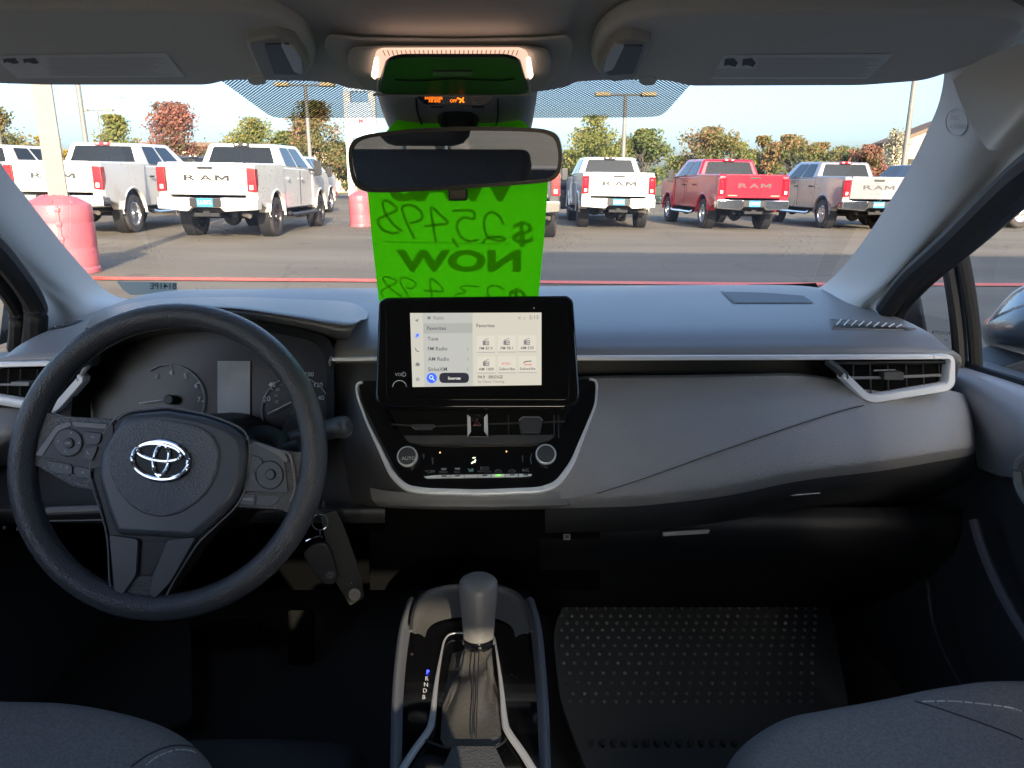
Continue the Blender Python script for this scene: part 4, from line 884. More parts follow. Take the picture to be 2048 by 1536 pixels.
for j in range(15):
    f = j / 14; row = []
    for k in range(40):
        a = 2 * math.pi * k / 40
        p = tp[k].lerp(bp_[k], f ** 1.15); cm = cen.lerp(PY(957, 1284, .785), 1 - f)
        fold = 1 - .22 * math.sin(math.pi * f) + .11 * math.sin(math.pi * f) * math.sin(5 * a + 3.5 * f + .8) + .05 * math.sin(math.pi * min(1, f * 1.1)) * math.sin(9 * a - 7 * f)
        q = Vector((cm.x + (p.x - cm.x) * fold, cm.y + (p.y - cm.y) * fold, p.z + .006 * math.sin(math.pi * f) * math.sin(9 * f + 2 * a)))
        rows_.append if False else row.append(q)
    rows_.append(row)
bo = G().grid(rows_, True).out('boot', mat('boot_leather', (.058, .054, .05), .42, bump=('n', 260, .4, .002)), t, angle=70)
for dx in (-4, 4):
    for i in range(20):
        y = 1300 + i * 9.4; f = i / 19
        fold_row = rows_[min(14, int(f * 13) + 1)]
    wire('boot_stitch', [(948 + dx + 6 * (1 - i / 8), 1300 + i * 22) for i in range(9)], lambda x, y: (lambda q: q)(PZ(x, y, ZC + .046 - .046 * ((y - 1290) / 205))), .0007, m_black, bo, sm=3, seg=5)

# ================================================================== floor mat with studs
t = thing('floor_mat', 'black rubber studded floor mat on the passenger side', 'floor mat', PZ(1400, 1300, .26))
fm = Plane(PY(1024, 1190, 1.42), PY(1024, 1190, 1.42) * 0 + Vector((0, -.09, 1)))
ma = lambda o: (lambda x, y: fm.at(x, y, o))
plate('mat', [(1160, 1130), (1640, 1110), (1700, 1420), (1660, 1560), (1180, 1560), (1120, 1400), (1105, 1260)], fm, -.01, 0, m_rub, t, rr=30)
g = G()
rowsY = [1192, 1205, 1218, 1233, 1247, 1261, 1276, 1292, 1309, 1327, 1347, 1367, 1388, 1404]
for j, y in enumerate(rowsY):
    xl = 1122 + (2 if j % 2 else 12) + (0 if j < 9 else (j - 8) * 3); pitch = 18.4 + j * .36
    for i in range(27):
        x = xl + i * pitch
        if x > 1640: break
        c_ = fm.at(x, y, 0); r_ = fm.scale(x, y) * 3.6
        g.lathe([(r_, 0), (r_ * .85, r_ * .8), (r_ * .4, r_ * 1.25), (0.00001, r_ * 1.3)], c_, fm.n, 7)
o = g.out('studs', mat('stud_glint_rubber', (.26, .265, .25), .3), t); o['kind'] = 'stuff'  # glint of the studs put into a lighter rubber colour
for i in range(14):
    x = 1178 + i * 22
    plate('tooth', [(x, 1478), (x + 12, 1478), (x + 9, 1490), (x + 3, 1490)], fm, 0, .006, mat('mat_tooth', (.10, .10, .095), .6), t, rr=2)
t2 = thing('floor_mat', 'black carpet mat in the driver footwell', 'floor mat', PZ(400, 1300, .26))
plate('mat', [(60, 1240), (380, 1240), (385, 1440), (240, 1480), (60, 1480)], fm, -.01, 0, m_carpet, t2, rr=20)
t3 = thing('pedals', 'dark brake and accelerator pedals below the steering wheel', 'pedals', PZ(500, 1300, .3))
pp_ = Plane(PY(470, 1260, 1.3), (0, -1, .5))
plate('pedal', rrect(415, 1240, 520, 1290, 10), pp_, -.01, .01, m_rec, t3, bevel=.004); plate('pedal', rrect(575, 1220, 625, 1330, 8), pp_, -.01, .01, m_rec, t3, bevel=.004)  # footwell shade put into the pedals' black

# ================================================================== front seats
def seat(label, xin, xc, topz, net, seam, sidepts):
    t = thing('front_seat', label, 'seat', (xc, .45, .25), 'front seats')
    sheet('cushion', net, m_seat, t, 6, 6)
    G().box((xc, .42, .36), (.46, .48, .26)).out('seat_base', m_black, t, bevel=.03)
    y0, z0 = .20, .52
    prof_ = [(y0 + .10, z0), (y0 + .06, z0 + .2), (y0 - .06, z0 + .45), (y0 - .16, z0 + .62), (y0 - .20, z0 + .64), (y0 - .24, z0 + .60), (y0 - .16, z0 + .4), (y0 - .06, z0 + .1), (y0 - .04, z0 - .1)]
    prof_ = [(y - .15, z) for y, z in prof_]
    G().prism([(xc - (.21 if xc > 0 else .29), y, z) for y, z in prof_], [(xc + (.21 if xc > 0 else .29), y, z) for y, z in prof_]).out('backrest', m_seat, t, bevel=.05, bseg=3)
    G().box((xc, -.17, z0 + .74), (.25, .11, .20)).out('headrest', m_seat, t, bevel=.045, bseg=3)
    for s in (-1, 1): G().tube([(xc + s * .06, -.16, z0 + .55), (xc + s * .06, -.17, z0 + .7)], .006, 8).out('headrest_post', m_chrome, t)
    return t
S = lambda x, y, z: PZ(x, y, z)
netL = [[S(*p) for p in r] for r in (
    [(-330, 1440, .45), (-120, 1425, .45), (20, 1420, .46), (140, 1424, .46), (240, 1442, .46), (330, 1470, .46), (400, 1512, .46), (440, 1570, .46), (460, 1700, .46)],
    [(-330, 1418, .53), (-120, 1402, .545), (20, 1404, .56), (130, 1408, .56), (230, 1425, .56), (318, 1452, .555), (382, 1492, .545), (425, 1555, .53), (450, 1690, .52)],
    [(-380, 1470, .565), (-150, 1450, .575), (0, 1450, .585), (110, 1455, .585), (200, 1475, .58), (270, 1505, .575), (330, 1550, .57), (370, 1610, .56), (380, 1750, .55)],
    [(-500, 1750, .56), (-300, 1750, .56), (-150, 1750, .56), (-60, 1750, .56), (60, 1750, .56), (120, 1760, .56), (170, 1770, .55), (200, 1800, .54), (220, 1900, .53)],
    [(-900, 2600, .54), (-700, 2600, .54), (-500, 2600, .54), (-400, 2600, .54), (-300, 2600, .54), (-250, 2600, .54), (-200, 2600, .54), (-150, 2600, .53), (-100, 2600, .52)])]
sL = seat('dark grey cloth driver seat at the lower left', 0, -.46, .56, netL, None, None)
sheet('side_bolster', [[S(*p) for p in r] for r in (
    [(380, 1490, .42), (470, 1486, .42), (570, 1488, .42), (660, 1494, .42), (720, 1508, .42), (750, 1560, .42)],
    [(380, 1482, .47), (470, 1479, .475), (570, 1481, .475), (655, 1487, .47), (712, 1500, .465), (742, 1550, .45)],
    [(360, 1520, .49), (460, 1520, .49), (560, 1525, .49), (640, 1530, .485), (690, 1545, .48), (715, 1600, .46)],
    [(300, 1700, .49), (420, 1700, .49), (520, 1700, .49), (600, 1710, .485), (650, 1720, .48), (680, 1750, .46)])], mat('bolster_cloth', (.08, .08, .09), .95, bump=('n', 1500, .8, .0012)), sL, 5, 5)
def stitches(par, pts, n):
    cu = [c for c in par.children if c.name.startswith('cushion')][0]; bpy.context.view_layer.update()
    p = spline(V2(pts), 12)
    for i in range(n):
        a, b = p[int(i / n * (len(p) - 1))], p[min(len(p) - 1, int((i + .55) / n * (len(p) - 1)) + 1)]
        G().tube([hit(cu, a.x, a.y), hit(cu, b.x, b.y)], .0009, 5).out('stitch', m_thread, par)
def seam(par, pts):
    cu = [c for c in par.children if c.name.startswith('cushion')][0]
    wire('seat_seam', pts, lambda x, y: hit(cu, x, y, 0.), .0012, m_dark, par, sm=6, seg=6)
stitches(sL, [(292, 1532), (315, 1514), (350, 1501), (380, 1502), (392, 1508)], 10)
netR = [[S(*p) for p in r] for r in (
    [(1425, 1700, .46), (1440, 1570, .46), (1478, 1508, .46), (1560, 1458, .46), (1650, 1436, .46), (1760, 1418, .46), (1900, 1390, .46), (2060, 1378, .46), (2500, 1400, .45)],
    [(1440, 1690, .52), (1456, 1555, .53), (1494, 1490, .545), (1570, 1440, .555), (1655, 1420, .56), (1762, 1400, .565), (1900, 1373, .575), (2055, 1362, .575), (2450, 1380, .55)],
    [(1500, 1750, .55), (1520, 1610, .56), (1560, 1545, .57), (1625, 1490, .58), (1690, 1462, .585), (1780, 1440, .59), (1900, 1412, .60), (2050, 1400, .60), (2450, 1430, .57)],
    [(1700, 1900, .53), (1720, 1800, .54), (1760, 1770, .55), (1800, 1750, .56), (1860, 1740, .565), (1930, 1740, .57), (2030, 1740, .58), (2150, 1740, .58), (2500, 1750, .56)],
    [(2000, 2600, .52), (2050, 2600, .53), (2100, 2600, .54), (2160, 2600, .54), (2200, 2600, .54), (2260, 2600, .55), (2350, 2600, .55), (2500, 2600, .55), (2800, 2600, .54)])]
sR = seat('dark grey cloth passenger seat at the lower right', 0, .385, .56, netR, None, None)
stitches(sR, [(1845, 1404), (1900, 1403), (1960, 1408), (2020, 1416), (2044, 1424)], 13)
seam(sR, [(1830, 1403), (1880, 1418), (1950, 1442), (2020, 1468), (2046, 1480)])
seam(sL, [(262, 1534), (300, 1508), (345, 1492), (385, 1494), (400, 1504)])
# ================================================================== sun visors
pvz = plane2(174, .845, 27, .665)
va = lambda o: (lambda x, y: pvz.at(x, y, o))
m_lab = mat('visor_label', (.9, .9, .92), .7); m_ink = mat('label_ink', (.12, .12, .13), .7)
m_clip = mat('visor_clip', (.36, .36, .35), .5)
def visor(label, sgn, out, hole, clip, inner, foot, lab, labtxt):
    t = thing('sun_visor', label, 'sun visor', pvz.at(*out[0]), 'sun visors')
    plate('visor_body', out, pvz, -.012, .006, m_vis, t, rr=26, bevel=.006, bseg=3)
    plate('visor_clip', clip, pvz, .0, .016, m_clip, t, rr=10, bevel=.004, bseg=3)
    plate('clip_window', inner, pvz, .012, .0175, mat('clip_grey', (.6, .6, .61), .35), t, rr=6, bevel=.002)
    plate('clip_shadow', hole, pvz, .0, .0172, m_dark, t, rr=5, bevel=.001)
    plate('foot', foot, pvz, -.01, .008, m_vis, t, rr=6, bevel=.003)
    l = flat('warning_label', lab, va(.0066), m_lab, t)
    return t, l
t, l = visor('grey passenger sun visor with white warning label, folded up', 1,
    [(1210, 163), (1184, 140), (1180, 105), (1200, 70), (1245, 42), (1310, 29), (1450, 25), (1900, 28), (2010, 32), (2062, 58), (2030, 95), (1960, 128), (1850, 164), (1720, 174), (1375, 175), (1345, 166), (1290, 160)], [(1236, 92), (1288, 92), (1268, 148), (1214, 152), (1208, 128)],
    [(1196, 130), (1225, 88), (1262, 78), (1304, 88), (1275, 158), (1225, 166), (1200, 155)], [(1212, 118), (1228, 92), (1250, 90), (1226, 140), (1206, 146)], [(1276, 156), (1314, 157), (1312, 168), (1300, 172), (1284, 171), (1278, 166)],
    [(1447, 110), (1788, 108), (1735, 158), (1420, 158)], None)
for i in range(9):
    y = 117 + i * 4.4; xa = 1515 if i < 5 else 1432 - i * 1.0; xb = 1772 - i * 4.2 - rng.random() * 40
    flat('label_line', [(xa, y), (xb, y), (xb - 1, y + 1.4), (xa - 1, y + 1.4)], va(.0070), mat('label_ink_pale', (.66, .66, .67), .7), l)
for x in (1462, 1498): flat('label_picture', [(x - 12, 118), (x + 6, 116), (x + 14, 126), (x + 8, 134), (x - 6, 130), (x - 14, 132)], va(.0070), m_ink, l)
t, l = visor('grey driver sun visor with white warning label, folded up', -1,
    [(600, 163), (628, 142), (634, 105), (612, 68), (565, 40), (490, 25), (300, 20), (-80, 18), (-260, 40), (-200, 120), (-60, 168), (100, 173), (420, 173), (455, 164), (520, 160)], [(528, 90), (578, 88), (606, 128), (600, 150), (548, 150)],
    [(618, 130), (590, 86), (552, 76), (490, 86), (520, 156), (580, 166), (610, 156)], [(604, 122), (586, 92), (560, 88), (588, 146), (606, 150)], [(494, 156), (534, 157), (532, 167), (520, 171), (504, 171), (496, 165)],
    [(-40, 112), (332, 106), (370, 154), (36, 157), (2, 128)], None)
for i in range(8):
    y = 116 + i * 4.6; xa = 100 - rng.random() * 10; xb = 330 + i * 3.5 - rng.random() * 50
    flat('label_line', [(xa, y), (xb, y), (xb + 1, y + 1.4), (xa + 1, y + 1.4)], va(.0070), mat('label_ink_pale'), l)
for x in (20, 60): flat('label_picture', [(x - 14, 118), (x + 10, 116), (x + 18, 126), (x + 8, 128), (x - 6, 124), (x - 12, 127)], va(.0070), m_ink, l)

# ================================================================== overhead console with lit dome lamp
t = thing('overhead_console', 'grey overhead console with glowing dome lamp and airbag display', 'console', PY(910, 150, .8))
po = plane2(180, .845, 70, .70); oa = lambda o: (lambda x, y: po.at(x, y, o))
m_oc = mat('overhead_plastic', (.40, .39, .375), .6, bump=('v', 700, .3, .0004))
plate('base_plate', [(652, 74), (720, 80), (910, 83), (1080, 80), (1142, 74), (1148, 100), (1120, 158), (1070, 184), (750, 184), (690, 158), (648, 100)], po, .001, .004, m_cloth, t, rr=18, bevel=.0012)
plate('inner_plate', [(700, 100), (760, 97), (1050, 97), (1098, 103), (1106, 130), (1088, 180), (1060, 186), (760, 186), (725, 178), (694, 130)], po, .009, .012, m_oc, t, rr=14, bevel=.0014, bseg=2)
m_led = mat('lit_lamp_lens', (.9, .8, .7), .4, emit=(1., .62, .45), estr=.24)
m_led2 = mat('lit_lamp_lens_hot', (.9, .8, .7), .4, emit=(1., .72, .52), estr=.6)
lm = plate('dome_lamp', [(743, 152), (752, 106), (764, 100), (1040, 99), (1054, 106), (1067, 152), (1052, 160), (1040, 118), (1020, 112), (790, 112), (772, 120), (760, 158)], po, .0145, .0165, m_led, t, rr=5, bevel=.001)
for pts in ([(742, 153), (749, 116), (757, 116), (756, 153), (750, 160)], [(1067, 153), (1061, 116), (1053, 116), (1055, 153), (1060, 160)]): plate('lamp_end', pts, po, .016, .0172, m_led2, lm, rr=3, bevel=.0005)
for i in range(31):
    x = 766 + i * 9; wire('lens_rib', [(x, 101), (x + (910 - x) * .03, 111)], oa(.0172), .0004, mat('lens_rib', (.4, .3, .27), .4), lm, seg=4)
pq = plane2(188, .80, 114, .69); qa = lambda o: (lambda x, y: pq.at(x, y, o))
pod = plate('console_pod', [(772, 122), (800, 114), (1015, 114), (1040, 122), (1058, 185), (1040, 190), (770, 190), (757, 184)], pq, .003, .006, mat('pod_gloss', (.012, .013, .013), .3, spec=.1), t, rr=14, bevel=.0012, bseg=2)
wire('pod_rim', [(757, 158), (757, 184), (770, 190), (1040, 190), (1058, 185), (1056, 158)], qa(.004), .0012, m_oc, pod, seg=6, sm=3)
wire('pod_seam', [(790, 160), (830, 162), (910, 158), (1000, 162), (1030, 158)], qa(.0066), .0005, m_black, pod, seg=4)
plate('microphone_slot', rrect(865, 143, 945, 152, 4), pq, .005, .0068, m_black, pod, bevel=None)
pd_ = Plane(PY(910, 200, .80), (0, -1, -.35)); da = lambda o: (lambda x, y: pd_.at(x, y, o))
ds = plate('airbag_display', [(820, 170), (990, 170), (985, 198), (965, 211), (848, 209), (832, 192)], pd_, -.03, .004, m_gloss, t, rr=6, bevel=.001)
m_amb = mat('amber_letters', (.3, .1, .02), .4, emit=(1., .17, .01), estr=.6)
text('display_text', 'PASSENGER', 850, 199, 7.6, da(.0046), m_amb, ds, 'l', sx=.9, bold=.01); text('display_text', 'AIR BAG', 857, 204.5, 7, da(.0046), m_amb, ds, 'l', sx=.9, bold=.01); text('display_text', 'OFF', 900, 204.5, 8, da(.0046), m_amb, ds, 'l', bold=.01)
for pts in ([(914, 196), (922, 199), (928, 205)], [(919, 205), (925, 199), (927, 195)]): wire('display_icon', pts, da(.0048), .0008, m_amb, ds, seg=4)
# camera housing against the glass
m_ch = mat('camera_housing_grey', (.34, .34, .34), .45)
hc = sheet('camera_housing', [[PY(*p) for p in r] for r in (
    [(752, 180, .94), (765, 182, .90), (840, 184, .887), (910, 184, .885), (990, 184, .887), (1062, 182, .90), (1076, 180, .94)],
    [(762, 215, .98), (775, 216, .945), (845, 218, .935), (912, 218, .934), (985, 218, .935), (1058, 216, .945), (1070, 215, .98)],
    [(775, 250, 1.01), (790, 252, .985), (850, 254, .98), (915, 254, .98), (980, 254, .98), (1050, 252, .985), (1064, 250, 1.01)],
    [(800, 300, 1.06), (810, 300, 1.04), (860, 300, 1.03), (915, 300, 1.03), (975, 300, 1.03), (1040, 300, 1.04), (1050, 300, 1.06)])], m_ch, t, 5, 5)
for pts in ([(832, 196), (834, 222), (840, 240), (846, 253)], [(996, 196), (996, 225), (994, 243), (990, 253)]): wire('housing_seam', pts, lambda x, y: PY(x, y, .933 + (y - 218) * .00125), .001, m_black, hc, sm=3, seg=5)
for xa, xb in ((862, 886), (944, 968)): flat('housing_slot', [(xa, 212), (xb, 212), (xb, 216), (xa, 216)], lambda x, y: PY(x, y, .925), m_black, hc)

# ================================================================== rear-view mirror
t = thing('rear_view_mirror', 'black rear view mirror hanging from the windshield', 'mirror', PY(910, 320, .93))
pm_d = .905
cm = CAM + ray(909, 319) * pm_d
pm = Plane(cm, Vector((-.10, -1, -.05)))
mo = [(697, 322), (700, 290), (720, 273), (765, 264), (850, 256), (950, 253), (1050, 255), (1095, 260), (1117, 275), (1124, 312), (1119, 345), (1102, 362), (1060, 368), (950, 376), (850, 382), (770, 385), (728, 382), (706, 364)]
mo = spline(V2(mo), 4, True)
cen2 = Vector((910, 320))
plate('shell', mo, pm, -.03, .0, m_black, t, bevel=.006, bseg=3)
mi = [cen2 + Vector(((p - cen2).x * .965, (p - cen2).y * .875)) for p in mo]
ringplate('bezel', mo, mi, pm, -.002, .0035, mat('mirror_bezel', (.008, .008, .008), .3), t)
mmir = mat('mirror_glass', (.20, .205, .22), .015, 1.)
mg_o = flat('mirror_glass', mi, lambda x, y: pm.at(x, y, .0012), mmir, t)
G().box(pm.at(916, 388, -.008), ((pm.at(935, 388) - pm.at(897, 388)).length, .014, .016)).out('dip_lever', m_black, t, bevel=.003)
G().lathe([(.024, -.012), (.025, .0), (.02, .008), (.0001, .010)], PY(916, 236, .955), (0, -.7, -.5), 20).out('mount_cup', m_black, t)
G().tube([PY(916, 244, .945), PY(914, 262, .965), PY(912, 310, .985)], [.012, .009, .011], 12).out('mirror_arm', m_black, t)

# ================================================================== neon price sign hanging behind the mirror
t = thing('price_sign', 'neon green paper price sign hanging behind the rear view mirror', 'price sign', PY(915, 640, 1.06))
YK = [(240, .965), (380, .983), (480, 1.0), (595, 1.045), (680, 1.075)]
def sgY(y):
    for (a, Ya), (b, Yb) in zip(YK, YK[1:]):
        if y <= b or b == 680: return Ya + (Yb - Ya) * (y - a) / (b - a)
def sg(o): return lambda x, y: PY(x, y, sgY(y) + .006 * math.sin((x - 735) / 360 * math.pi) + o)
EL = [(240, 795), (252, 782), (300, 742), (340, 737), (383, 735), (480, 744), (595, 757), (640, 762)]
ER = [(240, 1040), (252, 1056), (300, 1095), (340, 1097), (383, 1095), (480, 1088), (595, 1077), (640, 1073)]
m = bpy.data.materials.new('neon_green_paper'); m.use_nodes = True; n_ = m.node_tree; n_.nodes.clear()
o_ = n_.nodes.new('ShaderNodeOutputMaterial'); df = n_.nodes.new('ShaderNodeBsdfDiffuse'); tl = n_.nodes.new('ShaderNodeBsdfTranslucent'); mx = n_.nodes.new('ShaderNodeMixShader'); mx.inputs[0].default_value = .66
tc = n_.nodes.new('ShaderNodeTexCoord'); nz = n_.nodes.new('ShaderNodeTexNoise'); nz.inputs['Scale'].default_value = 120; nz.inputs['Detail'].default_value = 6
cr = n_.nodes.new('ShaderNodeMix'); cr.data_type = 'RGBA'; cr.inputs[6].default_value = (.12, .9, .003, 1); cr.inputs[7].default_value = (.16, 1., .006, 1)
n_.links.new(tc.outputs['Object'], nz.inputs['Vector']); n_.links.new(nz.outputs[0], cr.inputs[0]); n_.links.new(cr.outputs[2], df.inputs[0]); n_.links.new(cr.outputs[2], tl.inputs[0])
n_.links.new(df.outputs[0], mx.inputs[1]); n_.links.new(tl.outputs[0], mx.inputs[2]); n_.links.new(mx.outputs[0], o_.inputs[0])
net = []
for i in range(0, 81):
    y = 240 + i * 5
    for (ya, xa), (yb, xb), (_, xc), (_, xd) in zip(EL, EL[1:], ER, ER[1:]):
        if ya <= y <= yb: f = (y - ya) / (yb - ya); xl, xr = xa + (xb - xa) * f, xc + (xd - xc) * f
    net.append([sg(0)(xl + (xr - xl) * k / 32, y) for k in range(33)])
G().grid(net).out('paper', m, t)
m_ip = bpy.data.materials.new('sign_ink'); m_ip.use_nodes = True; n_ = m_ip.node_tree; n_.nodes.clear()
o_ = n_.nodes.new('ShaderNodeOutputMaterial'); df = n_.nodes.new('ShaderNodeBsdfDiffuse'); df.inputs[0].default_value = (.05, .02, .01, 1); tr = n_.nodes.new('ShaderNodeBsdfTransparent'); mx = n_.nodes.new('ShaderNodeMixShader'); mx.inputs[0].default_value = .72
tr.inputs[0].default_value = (1., .8, .6, 1)
n_.links.new(tr.outputs[0], mx.inputs[1]); n_.links.new(df.outputs[0], mx.inputs[2]); n_.links.new(mx.outputs[0], o_.inputs[0])
ink = sg(.0004)
def heavy(s_, xr, yb, wpx, hpx):     # printed block word, seen from behind
    v, f = glyphs(s_, .045 if s_ != '$' else .018); x0, x1 = min(q.x for q in v), max(q.x for q in v); y0, y1 = min(q.y for q in v), max(q.y for q in v)
    mk('printed_word', [ink(xr - (q.x - x0) / (x1 - x0) * wpx, yb - (q.y - y0) / (y1 - y0) * hpx) for q in v], f, m_ip, t, smooth=False)
heavy('WAS', 1041, 403, 262, 70); heavy('NOW', 1042, 544, 250, 45); heavy('$', 1066, 494, 42, 52); heavy('$', 1052, 632, 36, 56)
def pen(pts, wd=5.2, sm=5):
    p = spline(V2([(740 + x / 5.535, 360 + y / 5.535) for x, y in pts]), sm); g = G(); a_, b_ = [], []
    for i, q in enumerate(p):
        d = (p[min(i + 1, len(p) - 1)] - p[max(i - 1, 0)]).normalized(); nn = Vector((-d.y, d.x)) * wd / 2
        a_.append(ink(*(q + nn))); b_.append(ink(*(q - nn)))
    g.grid([a_, b_]).out('pen_stroke', m_ip, t, smooth=False)
pen([(360, 565), (250, 480), (160, 340), (145, 240), (200, 235), (300, 320), (190, 385), (90, 440), (130, 540), (250, 590), (330, 570)])
pen([(495, 655), (420, 500), (355, 340), (380, 285), (480, 285), (570, 360), (560, 440), (440, 480)])
pen([(730, 690), (700, 500), (675, 300), (780, 390), (865, 475), (730, 495), (598, 510)], sm=3)
pen([(910, 340), (1130, 340), (1150, 430), (1030, 415), (960, 500), (1000, 620), (1090, 675), (1200, 660)], sm=4); pen([(905, 645), (980, 745)], 5, 3)
pen([(1480, 495), (1430, 400), (1330, 355), (1265, 440), (1285, 600), (1400, 670), (1495, 660), (1440, 630), (1300, 640), (1245, 700)])
pen([(140, 682), (800, 696), (1535, 708)], 1.6, 4)
pen([(350, 1290), (230, 1200), (140, 1090), (200, 1075), (300, 1120), (230, 1165), (130, 1230), (150, 1290)], 3.2); pen([(430, 1290), (370, 1200), (335, 1100), (400, 1080), (505, 1140), (470, 1195), (400, 1190)], 3.2)
pen([(690, 1290), (670, 1180), (680, 1085), (820, 1222), (700, 1228), (595, 1222)], 3.6, 3); pen([(1210, 1180), (1060, 1170), (1000, 1190), (1060, 1240), (970, 1260), (940, 1280)], 3., 4); pen([(1485, 1210), (1400, 1170), (1320, 1180), (1300, 1240), (1325, 1290)], 3.4)
# ================================================================== the lot outside
def gz(x): return -.03 - .0142 * max(-30, min(30, x))
m = bpy.data.materials.new('asphalt'); m.use_nodes = True; n_ = m.node_tree; b = n_.nodes['Principled BSDF']; b.inputs['Roughness'].default_value = .85
tc = n_.nodes.new('ShaderNodeTexCoord'); na = n_.nodes.new('ShaderNodeTexNoise'); na.inputs['Scale'].default_value = .35; na.inputs['Detail'].default_value = 8
nb = n_.nodes.new('ShaderNodeTexNoise'); nb.inputs['Scale'].default_value = 60; nb.inputs['Detail'].default_value = 3
mp = n_.nodes.new('ShaderNodeMapping'); mp.inputs['Scale'].default_value = (.5, 1.6, 1)
mxa = n_.nodes.new('ShaderNodeMix'); mxa.data_type = 'RGBA'; mxa.inputs[6].default_value = (.15, .128, .095, 1); mxa.inputs[7].default_value = (.21, .182, .138, 1)
mra = n_.nodes.new('ShaderNodeMapRange'); mra.inputs[1].default_value = .35; mra.inputs[2].default_value = .68
mxb = n_.nodes.new('ShaderNodeMix'); mxb.data_type = 'RGBA'; mxb.blend_type = 'MULTIPLY'; mxb.inputs[0].default_value = .5
crb = n_.nodes.new('ShaderNodeMapRange'); crb.inputs[3].default_value = .55; crb.inputs[4].default_value = 1.3
n_.links.new(tc.outputs['Object'], mp.inputs[0]); n_.links.new(mp.outputs[0], na.inputs['Vector']); n_.links.new(tc.outputs['Object'], nb.inputs['Vector'])
n_.links.new(na.outputs[0], mra.inputs[0]); n_.links.new(mra.outputs[0], mxa.inputs[0]); n_.links.new(mxa.outputs[2], mxb.inputs[6]); n_.links.new(nb.outputs[0], crb.inputs[0]); n_.links.new(crb.outputs[0], mxb.inputs[7])
vc = n_.nodes.new('ShaderNodeTexVoronoi'); vc.feature = 'DISTANCE_TO_EDGE'; vc.inputs['Scale'].default_value = .22
nd = n_.nodes.new('ShaderNodeTexNoise'); nd.inputs['Scale'].default_value = 1.5; nd.inputs['Detail'].default_value = 5
vm = n_.nodes.new('ShaderNodeMix'); vm.data_type = 'RGBA'; vm.blend_type = 'LINEAR_LIGHT'; vm.inputs[0].default_value = .25
n_.links.new(tc.outputs['Object'], vm.inputs[6]); n_.links.new(tc.outputs['Object'], nd.inputs['Vector']); n_.links.new(nd.outputs['Color'], vm.inputs[7]); n_.links.new(vm.outputs[2], vc.inputs['Vector'])
ck = n_.nodes.new('ShaderNodeMapRange'); ck.inputs[1].default_value = .002; ck.inputs[2].default_value = .008; ck.inputs[3].default_value = .8; ck.inputs[4].default_value = 1.; n_.links.new(vc.outputs['Distance'], ck.inputs[0])
ns = n_.nodes.new('ShaderNodeTexNoise'); ns.inputs['Scale'].default_value = .9; ns.inputs['Detail'].default_value = 2; n_.links.new(tc.outputs['Object'], ns.inputs['Vector'])
st = n_.nodes.new('ShaderNodeMapRange'); st.inputs[1].default_value = .66; st.inputs[2].default_value = .74; st.inputs[3].default_value = 1.; st.inputs[4].default_value = .72; n_.links.new(ns.outputs[0], st.inputs[0])
cm_ = n_.nodes.new('ShaderNodeMath'); cm_.operation = 'MULTIPLY'; n_.links.new(ck.outputs[0], cm_.inputs[0]); n_.links.new(st.outputs[0], cm_.inputs[1])
mxc = n_.nodes.new('ShaderNodeMix'); mxc.data_type = 'RGBA'; mxc.blend_type = 'MULTIPLY'; mxc.inputs[0].default_value = 1.; n_.links.new(mxb.outputs[2], mxc.inputs[6]); n_.links.new(cm_.outputs[0], mxc.inputs[7])
n_.links.new(mxc.outputs[2], b.inputs['Base Color'])
bp = n_.nodes.new('ShaderNodeBump'); bp.inputs['Strength'].default_value = .5; bp.inputs['Distance'].default_value = .01; n_.links.new(nb.outputs[0], bp.inputs['Height']); n_.links.new(bp.outputs[0], b.inputs['Normal'])
gx = [-900, -30, 0, 30, 900]; gy = [-120, 0, 40, 900]
g = G().grid([[Vector((x, y, gz(x))) for x in gx] for y in gy]); o = g.out('ground', m, None, smooth=False); tag(o, 'asphalt car lot stretching to the trees', kind='structure')
m_redp = mat('red_line_paint', (.85, .10, .045), .5, var=(9, (.88, .19, .09), .4, .7))
pts = [(-60, 8.9), (-6, 8.95), (-2, 9.15), (3, 9.35), (7, 9.7), (12, 10.1), (40, 11.5)]
g = G().grid([[Vector((x, y + d, gz(x) + .012)) for x, y in pts] for d in (0, .14, .28)]); o = g.out('painted_line', m_redp); tag(o, 'red painted line across the asphalt', kind='structure')
# low grass bank and far tree belt ground
o = G().grid([[Vector((x, y, gz(x) + .02 + (y - 48) * .004)) for x in (-200, -60, 0, 60, 200)] for y in (48, 60, 140)]).out('grass_verge', mat('verge_grass', (.10, .14, .04), .9, var=(2, (.16, .15, .06), .4, .7), bump=('n', 8, .6, .2)), smooth=False); tag(o, 'grass verge behind the car lot', kind='structure')

# ------------------------------------------------------------------ pickup trucks
m_tyre = mat('tyre_rubber', (.045, .04, .036), .8, bump=('n', 40, .5, .02)); m_under = mat('underbody_black', (.014, .014, .016), .7)
m_tint = mat('tinted_window', (.012, .015, .018), .05, spec=.35); m_lens = mat('tail_lens_red', (.45, .008, .02), .12, coat=.8); m_lensw = mat('lamp_white', (.8, .78, .75), .2)
m_cbump = mat('chrome_bumper', (.72, .73, .74), .12, 1.); m_wheelc = mat('bright_wheel', (.7, .71, .73), .22, .9); m_wheelb = mat('dark_wheel', (.05, .05, .055), .35, .4)
m_plate = mat('plate_blue', (.03, .30, .62), .4); m_platex = mat('plate_white', (.85, .88, .9), .4); m_blk = mat('black_trim', (.018, .018, .02), .45)
m_letc = mat('letter_chrome', (.05, .055, .057), .5, 0.); m_letb = mat('letter_dark', (.02, .022, .022), .6)
def paint(name, c, metal=0., rough=.28): return mat(name, c, rough, metal, coat=.8, var=(1.2, tuple(min(1, q * 1.06) for q in c), .4, .7))
